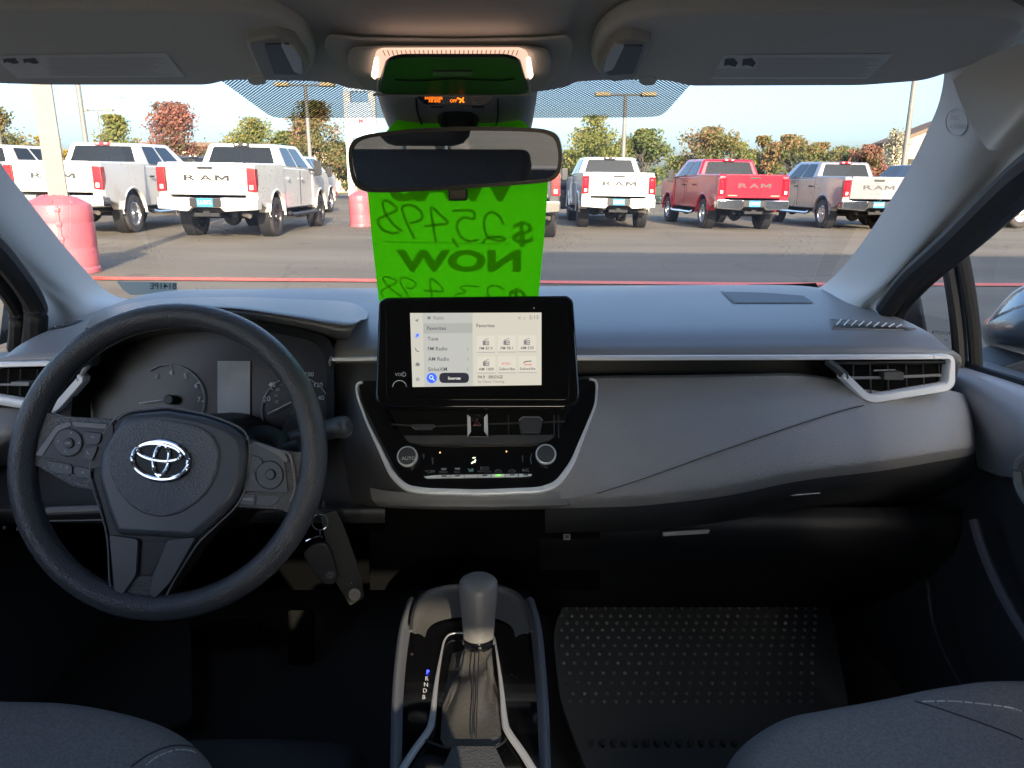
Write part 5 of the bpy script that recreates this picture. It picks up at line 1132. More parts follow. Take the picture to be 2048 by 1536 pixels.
p_white, p_red, p_grey, p_dark = paint('white_paint', (.74, .73, .70)), paint('red_paint', (.52, .008, .028)), paint('silver_paint', (.36, .355, .37), .45), paint('charcoal_paint', (.05, .055, .06))
def arch(cy, cz_, r, a0=8, a1=172, n=14): return [(cy + r * math.cos(R(a0 + (a1 - a0) * i / n)), cz_ + r * math.sin(R(a0 + (a1 - a0) * i / n))) for i in range(n + 1)]
def build_truck(chrome, name='pickup_truck'):
    t = thing(name, 'x', 'truck')
    P = []     # painted parts
    def part(g, nm, mm, par=None, **k): return g.out(nm, mm, par or t, **k)
    bed = [(.06, .76), (.06, 1.44), (.10, 1.50), (2.06, 1.53), (2.06, .60)] + arch(1.34, .43, .53) + [(.70, .62), (.3, .70)]
    cabl = [(2.09, .56), (2.09, 1.46), (4.5, 1.44), (4.5, .56)]
    fen = [(4.52, .62), (4.52, 1.43), (5.4, 1.42), (5.95, 1.36), (6.1, 1.2), (6.12, .62), (5.72, .58)] + arch(5.17, .43, .53)
    for s in (-1, 1):
        for nm, pl_ in (('bed_side', bed), ('cab_side', cabl), ('fender', fen)):
            xo = .99 if nm == 'bed_side' else (.965 if nm == 'cab_side' else .985)
            a = [(s * .74, y, z) for y, z in pl_]; bb_ = [(s * (xo - (.035 if z > 1.4 else 0) - (.03 if z < .7 else 0)), y, z) for y, z in pl_]
            P.append(part(G().prism(a, bb_), nm, p_white, bevel=.035, bseg=3))
        for cy in (1.34, 5.17):
            P.append(part(G().tube([Vector((s * .975, y, z)) for y, z in arch(cy, .43, .55, 0, 180)], .03, 6), 'wheel_arch', p_white))
        # door seams, handles
        for y in (3.25, ): part(G().tube([(s * .968, y + .05, 1.42), (s * .968, y, .62)], .006, 4), 'door_seam', m_blk)
        for y in (2.35, 3.5): part(G().box((s * .975, y, 1.22), (.03, .2, .04)), 'door_handle', p_white if not chrome else m_blk, bevel=.008)
        part(G().tube([(s * .98, 2.2, .46), (s * 1.0, 2.4, .42), (s * 1.0, 4.4, .42), (s * .98, 4.55, .46)], .045, 8), 'running_board', m_blk if not chrome else m_cbump)
        mi_ = part(G().prism([(s * 1.06, 4.22, z) for z in (1.28,)] + [(s * 1.26, 4.2, 1.30), (s * 1.27, 4.2, 1.66), (s * 1.07, 4.22, 1.68)], [(s * 1.08, 4.34, 1.30), (s * 1.24, 4.32, 1.32), (s * 1.25, 4.32, 1.62), (s * 1.09, 4.34, 1.64)]), 'tow_mirror', m_blk, bevel=.02)
        part(G().tube([(s * .93, 4.28, 1.44), (s * 1.1, 4.27, 1.42)], .03, 6), 'mirror_arm', m_blk, mi_)
        # tail lamp
        lp = [(.80, .95), (.985, .93), (.975, 1.40), (.80, 1.41)]
        tl_ = part(G().prism([(s * x, .02, z) for x, z in lp], [(s * (x - .01), .22, z) for x, z in lp]), 'tail_lamp', m_lens, bevel=.018)
        part(G().box((s * .885, .018, 1.03), (.075, .02, .09)), 'reverse_lamp', m_lensw, tl_, bevel=.008)
        part(G().box((s * .885, .017, 1.22), (.09, .015, .2)), 'lamp_core', mat('tail_core', (.75, .01, .03), .2, coat=.5), tl_, bevel=.01)
    # tailgate with lettering, handle
    gate = [(-.785, .88), (.785, .88), (.785, 1.44), (.75, 1.50), (-.75, 1.50), (-.785, 1.44)]
    tg = part(G().prism([(x, .03 + (.0 if z < 1.4 else -.02), z) for x, z in gate], [(x, .14, z) for x, z in gate]), 'tailgate', p_white, bevel=.022, bseg=3); P.append(tg)
    part(G().box((0, .01, 1.395), (.30, .03, .05), taper=1), 'gate_handle', m_blk, tg, bevel=.01)
    lm_ = m_letc if chrome else m_letb
    for i, ch in enumerate('RAM'):
        v, f = glyphs(ch, (.022, .022, .0)[i]); x0, x1 = min(q.x for q in v), max(q.x for q in v); y0, y1 = min(q.y for q in v), max(q.y for q in v)
        if ch == 'M': v, f = [Vector(q + (0,)) for q in ((0, 0), (0, 1), (.25, 1), (.5, .5), (.75, 1), (1, 1), (1, 0), (.8, 0), (.8, .62), (.56, .15), (.44, .15), (.2, .62), (.2, 0))], [list(range(13))]; x0, x1, y0, y1 = 0, 1, 0, 1
        cx = (-.31, 0, .32)[i]; Wd = (.25, .26, .28)[i]
        vv = [Vector((cx + ((q.x - x0) / (x1 - x0) - .5) * Wd, .016, 1.15 + (q.y - y0) / (y1 - y0) * .11)) for q in v]
        mk('letter', vv, f, lm_, tg, smooth=False)
    mk('badge', [(-.7, .024, .93), (-.45, .024, .93), (-.45, .024, .955), (-.7, .024, .955)], [(0, 1, 2, 3)], mat('badge_gold', (.5, .46, .3), .3, .6), tg, smooth=False)
    mk('badge', [(.48, .024, .93), (.72, .024, .93), (.72, .024, .955), (.48, .024, .955)], [(0, 1, 2, 3)], mat('badge_gold'), tg, smooth=False)
    # bumper
    sec = [(-.995, .60), (-.36, .56), (-.28, .64), (.28, .64), (.36, .56), (.995, .60), (.995, .83), (.34, .83), (.28, .72 + .1), (-.28, .72 + .1), (-.34, .83), (-.995, .83)]
    bm_ = part(G().prism([(x, -.12 + abs(x) ** 3 * .10, z) for x, z in sec], [(x, .06, z) for x, z in sec]), 'rear_bumper', m_cbump if chrome else p_white, bevel=.025, bseg=3)
    if not chrome: P.append(bm_)
    for s in (-1, 1):
        bc = part(G().box((s * .93, .14, .70), (.12, .28, .22)), 'bumper_corner', m_cbump if chrome else p_white, bm_, bevel=.03)
        if not chrome: P.append(bc)
    part(G().box((0, -.118, .735), (.62, .02, .17)), 'plate_recess', m_blk, bm_, bevel=.01)
    pl_ = part(G().box((0, -.134, .735), (.31, .012, .16)), 'number_plate', m_plate, bm_)
    v, f = glyphs("LUM'S", .01); x0, x1 = min(q.x for q in v), max(q.x for q in v)
    mk('plate_lettering', [Vector((((q.x - x0) / (x1 - x0) - .5) * .26, -.142, .705 + q.y * .10)) for q in v], f, m_platex, bm_, smooth=False)
    # cab shell
    b0 = [(-.93, 2.09, 1.44), (.93, 2.09, 1.44), (.95, 4.86, 1.42), (-.95, 4.86, 1.42)]; t0 = [(-.74, 2.24, 1.95), (.74, 2.24, 1.95), (.74, 3.95, 1.98), (-.74, 3.95, 1.98)]
    g = G().prism([Vector(q) for q in b0], [Vector(q) for q in t0]); cab = part(g, 'cab_roof', p_white, bevel=.07, bseg=4); P.append(cab)
    def pane(nm, A, B, C, D, u0, u1, v0, v1, off, mm=m_tint):
        A, B, C, D = [Vector(q) for q in (A, B, C, D)]     # A,B bottom, D,C top
        f_ = lambda u, v: (A.lerp(B, u)).lerp(D.lerp(C, u), v)
        n = (B - A).cross(D - A).normalized() * off
        q = fillet([(u0 * 100, v0 * 50), (u1 * 100, v0 * 50), (u1 * 100, v1 * 50), (u0 * 100, v1 * 50)], 3, 3)
        o = mk(nm, [f_(p.x / 100, p.y / 50) + n for p in q], [list(range(len(q)))], mm, cab, smooth=False); return o
    pane('rear_window', b0[0], b0[1], t0[1], t0[0], .09, .91, .10, .86, .006)
    pane('side_window', b0[1], b0[2], t0[2], t0[1], .10, .415, .10, .86, .008); pane('side_window', b0[1], b0[2], t0[2], t0[1], .455, .80, .10, .86, .008)
    pane('side_window', b0[3], b0[0], t0[0], t0[3], 1 - .415, .90, .10, .86, .008); pane('side_window', b0[3], b0[0], t0[0], t0[3], .20, 1 - .455, .10, .86, .008)
    pane('front_window', b0[2], b0[3], t0[3], t0[2], .07, .93, .06, .94, .008)
    part(G().box((0, 2.20, 1.925), (.34, .08, .07)), 'high_brake_lamp', m_lens if chrome else m_blk, cab, bevel=.01); 
    for s in (-1, 1): part(G().box((s * .09, 2.155, 1.93), (.07, .02, .035)), 'cargo_lamp', m_lensw, cab)
    # hood and nose
    P.append(part(G().prism([(-.90, 4.75, 1.15), (.90, 4.75, 1.15), (.88, 6.08, 1.10), (-.88, 6.08, 1.10)], [(-.90, 4.7, 1.46), (.90, 4.7, 1.46), (.84, 6.02, 1.37), (-.84, 6.02, 1.37)]), 'hood', p_white, bevel=.06, bseg=3))
    part(G().box((0, 6.08, .98), (1.5, .1, .62)), 'grille', m_cbump if chrome else m_blk, bevel=.04); part(G().box((0, 6.15, .66), (1.95, .22, .26)), 'front_bumper', m_cbump if chrome else m_blk, bevel=.05)
    # bed floor and underbody
    P.append(part(G().box((0, 1.1, 1.12), (1.5, 1.9, .03)).box((0, 2.05, 1.3), (1.6, .06, .42)), 'bed_floor', p_white))
    part(G().box((0, 2.9, .62), (1.5, 5.2, .14)), 'chassis', m_under)
    for s in (-1, 1): part(G().box((s * .42, 3.0, .52), (.10, 5.4, .16)), 'frame_rail', m_under)
    part(G().tube([(-.8, 1.34, .42), (.8, 1.34, .42)], .06, 10).lathe([(.05, -.17), (.16, -.12), (.19, 0), (.16, .12), (.05, .17)], (0, 1.34, .40), (0, 1, 0), 14), 'rear_axle', m_under)
    part(G().tube([(-.8, 5.17, .42), (.8, 5.17, .42)], .06, 10).lathe([(.05, -.17), (.15, -.12), (.17, 0), (.15, .12), (.05, .17)], (-.3, 5.17, .42), (0, 1, 0), 14), 'front_axle', m_under)
    part(G().tube([(.55, 3.0, .45), (.55, .9, .5), (.62, .25, .5), (.78, .12, .47)], .045, 10), 'exhaust_pipe', mat('exhaust_metal', (.3, .27, .24), .5, .7))
    part(G().box((0, .05, .52), (.12, .3, .10)).box((0, -.05, .50), (.5, .08, .07)), 'tow_hitch', m_under)
    part(G().lathe([(.2, -.1), (.36, -.08), (.37, 0), (.36, .08), (.2, .1)], (0, .55, .62), (0, 0, 1), 20), 'spare_wheel', m_tyre)
    for s in (-1, 1):
        for cy in (1.34, 5.17):
            wl = thing('wheel', 'x', 'x'); 
            for k_ in ('label', 'category'): del wl[k_]
            wl.parent = t; ax = (s, 0, 0); o = (s * .70, cy, .415)
            G().lathe([(.24, -.02), (.34, -.03), (.40, -.01), (.418, .04), (.418, .22), (.40, .27), (.34, .285), (.27, .275), (.255, .25)], o, ax, 28).out('tyre', m_tyre, wl)
            rm = m_wheelc if chrome else m_wheelb
            g = G().lathe([(.26, .26), (.245, .268), (.235, .24), (.22, .17), (.13, .20), (.085, .235), (.075, .27), (.0001, .275)], o, ax, 28)
            for q in range(8):
                a = 2 * math.pi * q / 8; g.box(Vector(o) + Vector((s * .215, math.cos(a) * .165, math.sin(a) * .165)), (.05, .05, .14), Matrix.Rotation(-a + math.pi / 2, 3, 'X'))
            g.out('rim', rm, wl)
            G().lathe([(.47, 0), (.5, .02), (.5, .25)], (s * .68, cy, .46), ax, 20).out('wheel_well', m_under, t)
    return t, [p.name for p in P]
def copy_tree(o, parent=None, names=None):
    c_ = o.copy(); COL.objects.link(c_); c_.parent = parent
    if names is not None: names[o.name] = c_
    for ch in list(o.children): copy_tree(ch, c_, names)
    return c_
def recolor(objs, mm):
    for o in objs:
        if not o.material_slots: continue
        o.material_slots[0].link = 'OBJECT'; o.material_slots[0].material = mm
tr_c, pc_names = build_truck(True); tr_b, pb_names = build_truck(False)
GR = 'pickup trucks parked in the lot'
def put(o, X, Y, yaw, label):
    o.location = (X, Y, gz(X)); o.rotation_euler = (0, math.atan(.0142), R(yaw)); tag(o, label, 'truck', GR)
used = {'c': False, 'b': False}
def truck(kind, X, Y, yaw, col, label):
    src, nms = (tr_c, pc_names) if kind == 'c' else (tr_b, pb_names)
    if not used[kind]: used[kind] = True; o = src; objs = [bpy.data.objects[n] for n in nms]
    else:
        d = {}; o = copy_tree(src, None, d); objs = [d[n] for n in nms]
    if col: recolor(objs, col)
    put(o, X, Y, yaw, label); return o
truck('c', -9.33, 15.75, 1, None, 'white pickup truck with chrome bumper behind the red barrel')
truck('b', -6.05, 15.3, 0, None, 'white pickup truck with dark tailgate lettering and white bumper, shadow stripe on tailgate')
truck('c', -13.7, 17.9, 0, p_white, 'white pickup truck cut off by the left edge, behind the square pole')
truck('c', -7.85, 24.2, 0, p_white, 'white pickup truck parked ahead of the one with dark lettering')
truck('b', -11.3, 25.5, 0, p_dark, 'black pickup truck roof showing between the two nearest white trucks')
truck('b', .02, 16.3, 0, p_dark, 'dark pickup truck mostly hidden behind the green sign')
truck('b', 2.84, 20.7, 0, p_white, 'white pickup truck standing just right of the mirror')
truck('c', 6.52, 20.9, 3.5, p_red, 'red pickup truck with chrome rear bumper and tow mirrors')
truck('c', 10.3, 21.8, 2, p_grey, 'silver grey pickup truck beside the right windshield pillar')

# ------------------------------------------------------------------ cars in the second row
def car(X, Y, yaw, col, label, L_=4.5):
    t = thing('parked_car', label, 'car', group='cars in the second row')
    pr = [(0, .35), (0, .75), (.15, .95), (.9, 1.0), (1.4, 1.42), (2.9, 1.45), (3.5, 1.0), (4.3, .88), (4.5, .7), (4.5, .35)]
    lo = [(0, .35), (0, .75), (.12, .92), (3.6, .96), (4.3, .86), (4.5, .7), (4.5, .35), (4.15, .33)] + arch(3.75, .33, .37, 0, 180, 8) + [(3.2, .3), (1.3, .3)] + arch(.85, .33, .37, 0, 180, 8)
    G().prism([(-.88, y, z) for y, z in lo], [(.88, y, z) for y, z in lo]).out('body', col, t, bevel=.06, bseg=3)
    up = [(.5, .93), (1.2, 1.42), (2.7, 1.46), (3.45, .95)]
    cb = G().prism([(-.8 + (.12 if z > 1 else 0), y, z) for y, z in up], [(.8 - (.12 if z > 1 else 0), y, z) for y, z in up]).out('cabin', col, t, bevel=.06, bseg=3)
    for s in (-1, 1):
        for ys in ([(.95, .99), (1.35, 1.36), (1.9, 1.38), (1.9, .99)], [(1.98, .99), (1.98, 1.38), (2.62, 1.38), (3.15, .99)]):
            mk('side_window', [(s * (.805 - (.12 * (z - .95) / .5)) + s * .012, y, z) for y, z in ys], [(0, 1, 2, 3)], m_tint, cb, smooth=False)
    mk('rear_window', [(-.68, .60, .99), (.68, .60, .99), (.6, 1.16, 1.38), (-.6, 1.16, 1.38)], [(0, 1, 2, 3)], m_tint, cb, smooth=False).location = (0, -.02, .02)
    mk('front_window', [(-.68, 3.36, .99), (.68, 3.36, .99), (.6, 2.76, 1.40), (-.6, 2.76, 1.40)], [(0, 1, 2, 3)], m_tint, cb, smooth=False).location = (0, .02, .02)
    for s in (-1, 1):
        G().box((s * .7, .0, .8), (.36, .08, .12)).out('tail_lamp', m_lens, t, bevel=.02); G().box((s * .68, 4.42, .74), (.34, .12, .12)).out('headlamp', m_lensw, t, bevel=.03)
        for cy in (.85, 3.75):
            wl = G().lathe([(.2, 0), (.33, .0), (.34, .1), (.33, .2), (.22, .21)], (s * .68, cy, .335), (s, 0, 0), 20).out('wheel', m_tyre, t); G().lathe([(.22, .2), (.1, .17), (.0001, .19)], (s * .68, cy, .335), (s, 0, 0), 20).out('rim', m_wheelc, wl)
    t.location = (X, Y, gz(X)); t.rotation_euler = (0, 0, R(yaw)); return t
car(.2, 27.0, -62, p_dark, 'dark grey car between the green sign and the white truck')
car(9.8, 30.5, 0, p_dark, 'dark car roof between the red and the silver truck')
car(-5.6, 33, -40, paint('maroon_paint', (.25, .02, .03)), 'small maroon car beside the far red barrel')

# ------------------------------------------------------------------ chassis truck seen through the door window
t = thing('chassis_truck', 'black bare chassis truck with twin rear wheels seen through the door window', 'truck')
for s in (-1, 1): G().box((0.2, s * .42, .78), (5.6, .09, .22)).out('frame_rail', m_under, t, bevel=.01)
for k in range(4): G().box((2.2 - k * 1.3, 0, .78), (.1, .8, .16)).out('cross_member', m_under, t)
for x in (1.35, -2.6):
    for s in (-1, 1):
        for d in ((.62, .92) if x > 0 else (.85,)):
            wl = G().lathe([(.27, -.1), (.42, -.11), (.465, -.06), (.465, .1), (.42, .14), (.30, .13)], (x, s * d, .465), (0, s, 0), 26).out('wheel', m_tyre, t)
            G().lathe([(.30, .12), (.28, .13), (.26, .02), (.16, .0), (.12, .06), (.11, .12), (.0001, .13)], (x, s * d, .465), (0, s, 0), 26).out('rim', m_wheelc, wl)
    G().tube([(x, -.9, .46), (x, .9, .46)], .07, 10).lathe([(.05, -.2), (.2, -.1), (.22, 0), (.2, .1), (.05, .2)], (x, 0, .46), (1, 0, 0), 14).out('axle', m_under, t)
G().prism([(-1.2, -.95, .6), (-1.2, -.95, 1.35), (-1.35, -.8, 1.95), (-2.2, -.8, 1.95), (-2.7, -.93, 1.4), (-3.6, -.9, 1.3), (-3.7, -.9, .6)], [(-1.2, .95, .6), (-1.2, .95, 1.35), (-1.35, .8, 1.95), (-2.2, .8, 1.95), (-2.7, .93, 1.4), (-3.6, .9, 1.3), (-3.7, .9, .6)]).out('cab', p_dark, t, bevel=.06)
G().prism([(-.2, -.6, .9), (.5, -.6, .9), (.5, -.6, 1.08), (-.2, -.6, 1.35)], [(-.2, .6, .9), (.5, .6, .9), (.5, .6, 1.08), (-.2, .6, 1.35)]).out('tank_cover', m_blk, t, bevel=.03)
G().box((1.0, -.5, 1.0), (.35, .2, .08)).out('light_bar', m_platex, t)
t.location = (14.75, 25.3, gz(14.75)); t.rotation_euler = (0, 0, R(8))

# ------------------------------------------------------------------ barrels, poles, sign
m_bar = mat('barrel_red', (.52, .115, .145), .45, var=(3, (.56, .15, .175), .4, .7), bump=('n', 3, .3, .05)); m_pole = mat('pole_paint', (.185, .182, .172), .5, var=(2, (.21, .207, .195), .4, .7))
def barrel(X, Y, r, h, label):
    t = thing('pole_barrel', label, 'barrel', group='red barrels at pole bases')
    G().lathe([(r * 1.02, 0), (r * 1.02, .05), (r * .98, .08), (r, .12), (r, h * .30), (r * .99, h * .32), (r * .99, h * .34), (r, h * .36), (r, h * .62), (r * .99, h * .64), (r * .99, h * .66), (r, h * .68), (r, h * .84), (r * .97, h * .87), (r * .6, h * .96), (r * .25, h), (.05, h)], (0, 0, 0), (0, 0, 1), 36).out('shell', m_bar, t, angle=25)
    G().box((r * .995 * math.cos(R(-62)), r * .995 * math.sin(R(-62)), h * .44), (.035, .035, h * .86), Matrix.Rotation(R(-62), 3, 'Z')).out('side_seam', m_bar, t, bevel=.008)
    for k in range(5): G().box((r * 1.03 * math.cos(R(-62)), r * 1.03 * math.sin(R(-62)), h * (.1 + .18 * k)), (.03, .06, .05), Matrix.Rotation(R(-62), 3, 'Z')).out('bolt_tab', m_bar, t, bevel=.008)
    for k in range(4): a = R(-150 + k * 40); G().tube([(r * .35 * math.cos(a), r * .35 * math.sin(a), h * .985), (r * .93 * math.cos(a), r * .93 * math.sin(a), h * .885)], .016, 6).out('lid_rib', m_bar, t)
    t.location = (X, Y, gz(X)); return t
def light_pole(X, Y, h, r, label, square=False, head=True, cat='light pole'):
    t = thing('light_pole', label, cat, group='light poles over the lot')
    if square: G().box((0, 0, h / 2), (r * 2, r * 2, h)).out('post', m_pole, t, bevel=.01)
    else: G().tube([(0, 0, 0), (0, 0, h)], [r, r * .75], 12).out('post', m_pole, t)
    if head:
        G().tube([(-.7, 0, h), (.7, 0, h)], .04, 8).out('cross_arm', m_pole, t)
        for s in (-1, 1): G().box((s * .95, -.05, h + .02), (.62, .36, .16)).out('lamp_head', mat('lamp_head_bronze', (.42, .33, .18), .5), t, bevel=.04)
    t.location = (X, Y, gz(X)); return t
def at_ground(px, Y): d = ray(px, 500); return d.x / (d.y) * Y      # sideways place of a column of sight at a distance
barrel(-5.75, 9.75, .385, .98, 'red plastic barrel around the square pole at the left')
p = light_pole(-5.72, 9.75, 7.5, .108, 'square beige light pole rising from the near red barrel', True); p.rotation_euler = (0, 0, R(28))
barrel(-4.05, 20.6, .30, .92, 'small red barrel left of the green sign')
for px, Y, h, lab in ((1, 27, 7.2, 'slim pole at the far left edge'), (174, 30, 9.5, 'tall slim pole over the left white truck'), (619, 34, 5.05, 'twin headed light pole behind the dotted band left of the mirror'), (1247, 33, 4.75, 'twin headed light pole behind the white truck right of the mirror'), (1811, 28, 8.5, 'tall slim pole beside the right windshield pillar')):
    d = ray(px, 300); X = d.x / d.y * Y
    light_pole(X, Y, h, .10, lab, head=(h < 6 or True))
d = ray(199, 260); X = d.x / d.y * 60
light_pole(X, 60, 6.0, .10, 'thin dark distant pole left of the yellow green tree')
# pylon sign
t = thing('pylon_sign', 'pale blue pylon sign with red lettering behind the mirror', 'sign', group=None)
X = ray(722, 250).x / ray(722, 250).y * 40
for dx in (-.62, .62): G().box((dx, 0, 2.9), (.34, .34, 5.8)).out('post', mat('pylon_grey', (.55, .56, .55), .5), t, bevel=.02)
G().box((0, -.05, 4.1), (1.3, .3, 1.7)).out('panel', mat('pylon_panel', (.42, .56, .72), .4), t, bevel=.03); G().box((0, -.05, 5.9), (1.6, .3, .9)).out('panel', mat('pylon_panel'), t, bevel=.03)
v, f = glyphs("LUM'S", .02); mk('lettering', [Vector((q.x * .34 - .5, -.215, 3.95 + q.y * .36)) for q in v], f, mat('sign_red', (.6, .05, .06), .4), t, smooth=False)
t.location = (X, 40, gz(X))
# ------------------------------------------------------------------ buildings
def bldg(name, label, parts, cat='building'):
    t = thing(name, label, cat)
    for nm, c_, s_, mm, bv in parts: G().box(c_, s_).out(nm, mm, t, bevel=bv)
    return t
m_tan, m_or, m_rf, m_sal = mat('tan_wall', (.50, .40, .28), .8, var=(.6, (.56, .45, .32), .4, .7)), mat('orange_wall', (.60, .30, .13), .8, var=(.6, (.66, .35, .16), .4, .7)), mat('roof_brown', (.16, .11, .08), .8), mat('salmon_wall', (.62, .42, .30), .8)
X = ray(1868, 300).x / ray(1868, 300).y * 62
t = thing('gabled_building', 'tan gabled building behind the right windshield pillar', 'building', (X, 62, 0))
pr = [(-4.2, -1), (4.2, -1), (4.2, 4.0), (0, 5.6), (-4.2, 4.0)]
G().prism([(X + a, 60, z) for a, z in pr], [(X + a, 63, z) for a, z in pr]).out('wall', m_tan, t)
for s in (-1, 1):
    rp_ = [(X + s * 4.5, 3.88), (X, 5.6), (X, 5.85), (X + s * 4.5, 4.13)]
    G().prism([(a, 59.7, z) for a, z in rp_], [(a, 63.2, z) for a, z in rp_]).out('roof', m_rf, t)
for dx in (-2.4, 0, 2.4): w_ = G().box((X + dx, 59.97, 2.2), (1.1, .1, 1.4)).out('window', m_tint, t); G().box((X + dx, 59.94, 1.42), (1.3, .14, .12)).out('sill', m_tan, w_)
X = ray(2030, 350).x / ray(2030, 350).y * 60
t = thing('orange_building', 'orange walled building seen through the door window', 'building', (X, 60, 0))
G().box((X + 6, 62, 2.2), (15, 6, 5.2)).out('wall', m_or, t); G().box((X + 6, 58.9, .55), (15.1, .25, .5)).out('base_band', mat('dark_band', (.12, .09, .07), .7), t); G().box((X + 6, 61.5, 4.9), (15.6, 7.4, .3)).out('roof', m_rf, t)
for k in range(5): G().box((X + 1 + k * 2.6, 58.95, 2.2), (1.2, .1, 1.4)).out('window', m_tint, t)
t = thing('long_building', 'salmon coloured long building behind the left trees', 'building', (-26, 75, 0))
G().box((-27, 78, 2.0), (24, 6, 5.0)).out('wall', m_sal, t); G().box((-27, 77.5, 4.6), (24.6, 7.4, .35)).out('roof', m_rf, t)
for k in range(9): G().box((-37 + k * 2.6, 74.95, 2.3), (1.2, .1, 1.3)).out('window', m_tint, t)
t = thing('shade_building', 'unseen building added behind the car to shade the lot and cabin', 'building', (18, -10.5, 0))  # unseen building, placed and sized to shade the near lot and cabin
G().box((18.1, -10.5, 3.6), (30, 4, 7.8)).out('wall', mat('shade_building_wall', (.78, .77, .74), .7), t); G().box((18.1, -10.5, 7.65), (30.1, 4.1, .3)).out('roof', m_rf, t)
for k in range(8): G().box((5.0 + k * 3.6, -8.45, 1.7), (3.0, .12, 2.6)).out('window', m_tint, t)

# ------------------------------------------------------------------ trees
def leafmat(name, c1, c2, c3, sc=.5):
    m = bpy.data.materials.new(name); m.use_nodes = True; n_ = m.node_tree; b = n_.nodes['Principled BSDF']; b.inputs['Roughness'].default_value = .7; b.inputs['Specular IOR Level'].default_value = .2
    ge = n_.nodes.new('ShaderNodeNewGeometry'); rp = n_.nodes.new('ShaderNodeValToRGB'); tc = n_.nodes.new('ShaderNodeTexCoord'); nz = n_.nodes.new('ShaderNodeTexNoise'); nz.inputs['Scale'].default_value = sc; nz.inputs['Detail'].default_value = 3
    e = rp.color_ramp.elements; e[0].position = .30; e[0].color = (*c1, 1); e[1].position = .70; e[1].color = (*c3, 1); q = e.new(.5); q.color = (*c2, 1)
    ma_ = n_.nodes.new('ShaderNodeMath'); ma_.operation = 'MULTIPLY_ADD'; ma_.inputs[1].default_value = .34; 
    sb = n_.nodes.new('ShaderNodeMath'); sb.operation = 'SUBTRACT'; sb.inputs[1].default_value = .17
    n_.links.new(tc.outputs['Object'], nz.inputs['Vector']); n_.links.new(ge.outputs['Random Per Island'], ma_.inputs[0]); n_.links.new(nz.outputs[0], ma_.inputs[2]); n_.links.new(ma_.outputs[0], sb.inputs[0]); n_.links.new(sb.outputs[0], rp.inputs[0]); n_.links.new(rp.outputs[0], b.inputs['Base Color'])
    tl = n_.nodes.new('ShaderNodeBsdfTranslucent'); mx = n_.nodes.new('ShaderNodeMixShader'); mx.inputs[0].default_value = .25; out = n_.nodes['Material Output']
    n_.links.new(rp.outputs[0], tl.inputs[0]); n_.links.new(b.outputs[0], mx.inputs[1]); n_.links.new(tl.outputs[0], mx.inputs[2]); n_.links.new(mx.outputs[0], out.inputs[0])
    return m
LM = {'red': leafmat('leaves_red', (.14, .13, .06), (.25, .11, .08), (.36, .15, .11)), 'rust': leafmat('leaves_rust', (.10, .13, .045), (.17, .165, .06), (.31, .16, .085)), 'green': leafmat('leaves_green', (.075, .105, .04), (.125, .16, .05), (.21, .195, .065)),
      'gold': leafmat('leaves_gold', (.19, .17, .04), (.38, .26, .05), (.44, .27, .07)), 'yg': leafmat('leaves_yellow_green', (.11, .14, .045), (.19, .21, .06), (.30, .26, .08)), 'pale': leafmat('leaves_pale', (.25, .25, .18), (.36, .34, .25), (.42, .39, .3))}
m_bark = mat('bark', (.10, .075, .055), .9, bump=('n', 20, .6, .03))
def tree(px, top, wpx, Y, kind, label, dens=1.0, shape='cone'):
    d = ray(px, 330); X = d.x / d.y * Y; zt = PY(px, top, Y).z; H = zt - gz(X)
    rad = (1.22 if shape == 'cone' else 1.08) * wpx / 2 / FPX * (Y * CP + 1); t = thing('tree', label, 'tree', group='autumn trees behind the lot')
    r_ = random.Random(int(px * 7 + top)); g = G(); tr_h = H * .85
    pth = [Vector((r_.uniform(-.08, .08) * k, r_.uniform(-.08, .08) * k, tr_h * k / 6)) for k in range(7)]
    g.tube(pth, [.16 * H / 6 * (1 - k / 7.5) for k in range(7)], 8)
    tips = []
    zb = H * .22
    for k in range(26):
        f = r_.random() ** .8; z = zb + (H - zb) * f * .93; a = r_.random() * 2 * math.pi
        if shape == 'cone': pr = (1 - f) ** .75 * 1.0 + .10 if f > .16 else .55 + f * 2.2
        else: pr = math.sqrt(max(0, 1 - (2 * f - .95) ** 2)) * 1.0 + .05
        rr_ = rad * pr * r_.uniform(.65, 1.02)
        tip = Vector((math.cos(a) * rr_, math.sin(a) * rr_, z + r_.uniform(0, .3)))
        base = Vector((0, 0, max(H * .15, z - rr_ * .8))); g.tube([base, base.lerp(tip, .5) + Vector((0, 0, .1)), tip], [.05 * H / 6, .035 * H / 6, .012], 5)
        tips.append((tip, rr_))
    g.out('trunk', m_bark, t)
    V_, F_ = [], []
    N = int(5600 * dens)
    # clumps around branch tips and along branches, plus loose outer leaves
    cl = []
    for tip, rr_ in tips:
        cl.append((tip, rad * r_.uniform(.20, .34)))
        cl.append((Vector((tip.x * .55, tip.y * .55, tip.z - .1)), rad * .30))
    for k in range(N):
        c_, cr_ = cl[r_.randrange(len(cl))]
        v = Vector((r_.gauss(0, 1), r_.gauss(0, 1), r_.gauss(0, .9))).normalized() * cr_ * r_.random() ** .5 * r_.choice((1, 1, 1.25))
        p = c_ + v; s_ = r_.uniform(.045, .115) * (Y / 50) ** .6
        if p.z > H: p.z = H - r_.random() * .3
        n1 = Vector((r_.gauss(0, 1), r_.gauss(0, 1), r_.gauss(0, 1))).normalized(); n2 = n1.orthogonal().normalized(); n3 = n1.cross(n2)
        i = len(V_); V_ += [p - n2 * s_, p + n3 * s_ * .7, p + n2 * s_ * 1.1, p - n3 * s_ * .7]; F_.append((i, i + 1, i + 2, i + 3))
    me = bpy.data.meshes.new('crown'); me.from_pydata(V_, [], F_); me.materials.append(LM[kind]); link('crown', me, t)
    t.location = (X, Y, gz(X)); return t
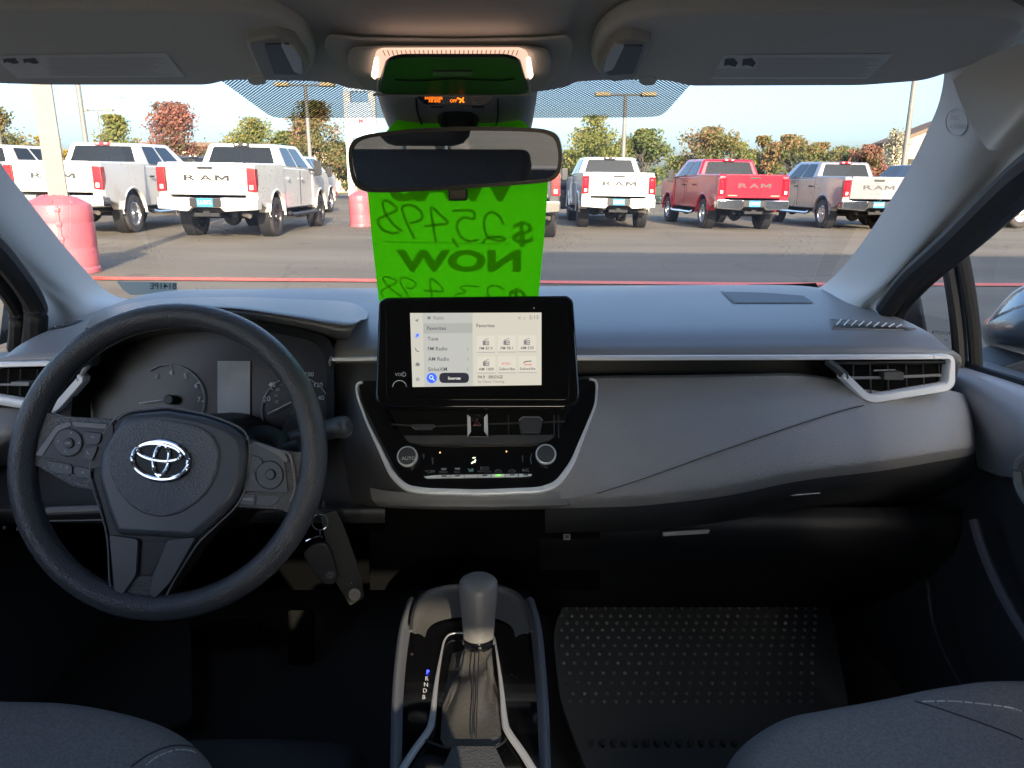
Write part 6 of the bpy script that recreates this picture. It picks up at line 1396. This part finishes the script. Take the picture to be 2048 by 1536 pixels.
for a in ((12, 212, 112, 46, 'rust', 'olive and rust tree at the left edge', 1.2, 'cone'), (100, 274, 78, 48, 'gold', 'small golden tree behind the square pole', 1., 'round'), (240, 230, 100, 47, 'yg', 'yellow green conical tree above the chrome bumper white truck', 1.1, 'cone'),
          (352, 204, 138, 46, 'red', 'large dark red maple between the left white trucks', 1.4, 'cone'), (508, 234, 118, 50, 'yg', 'yellowish tree above the cab of the dark lettered truck', 1.1, 'cone'), (583, 262, 80, 54, 'green', 'small green tree left of the twin headed pole', 1., 'round'),
          (640, 203, 130, 48, 'rust', 'tall rust red tree behind the twin headed pole', 1.4, 'cone'), (700, 285, 70, 50, 'green', 'green tree beside the mirror left end', 1., 'round'), (1188, 232, 122, 46, 'yg', 'yellow green tree with reddish top right of the mirror', 1.4, 'cone'), (1284, 258, 102, 47, 'green', 'rounded green tree behind the right twin headed pole', 1.3, 'round'),
          (1425, 252, 122, 48, 'rust', 'green and red tree above the red truck cab', 1.4, 'round'), (1482, 284, 58, 50, 'yg', 'narrow yellow green tree above the red tailgate', 1., 'cone'), (1522, 272, 78, 52, 'rust', 'rust tree left of the broad red brown one', 1.1, 'round'), (1577, 270, 96, 50, 'rust', 'broad red brown tree between the red and silver trucks', 1.3, 'round'),
          (1642, 285, 74, 51, 'rust', 'low rust tree above the silver cab', 1., 'round'), (1690, 291, 76, 53, 'green', 'dark green tree right of the silver cab', 1., 'round'), (1734, 290, 70, 50, 'red', 'dark red shrubby tree near the right pillar', 1., 'round'), (1786, 254, 60, 56, 'pale', 'sparse pale tall tree near the gabled building', .28, 'cone'),
          (432, 300, 80, 58, 'green', 'far green tree low between the maple and the yellow tree', .8, 'round'), (1365, 312, 70, 62, 'green', 'distant green tree low beside the red truck', .7, 'round'), (60, 300, 70, 56, 'green', 'low green tree left of the square pole', .8, 'round'), (1140, 300, 70, 52, 'yg', 'low yellow green tree at the mirror right end', .9, 'round'), (2000, 340, 90, 58, 'rust', 'rust bush in front of the orange building', .9, 'round')):
    tree(*a)
# hedge by the orange building
t = thing('hedge', 'bright green hedge in front of the orange building', 'hedge'); V_, F_ = [], []; r_ = random.Random(5)
X = ray(2060, 380).x / ray(2060, 380).y * 50
for k in range(5000):
    p = Vector((X + r_.uniform(-3, 12), 50 + r_.uniform(-.7, .7), r_.uniform(0, .85) + .1 * math.sin(k))); s_ = r_.uniform(.05, .11)
    n1 = Vector((r_.gauss(0, 1), r_.gauss(0, 1), r_.gauss(0, 1))).normalized(); n2 = n1.orthogonal().normalized(); n3 = n1.cross(n2); i = len(V_); V_ += [p - n2 * s_, p + n3 * s_, p + n2 * s_, p - n3 * s_]; F_.append((i, i + 1, i + 2, i + 3))
me = bpy.data.meshes.new('foliage'); me.from_pydata(V_, [], F_); me.materials.append(leafmat('hedge_leaves', (.08, .16, .02), (.12, .24, .03), (.2, .3, .05))); link('foliage', me, t); t.location = (0, 0, gz(X) + .02)
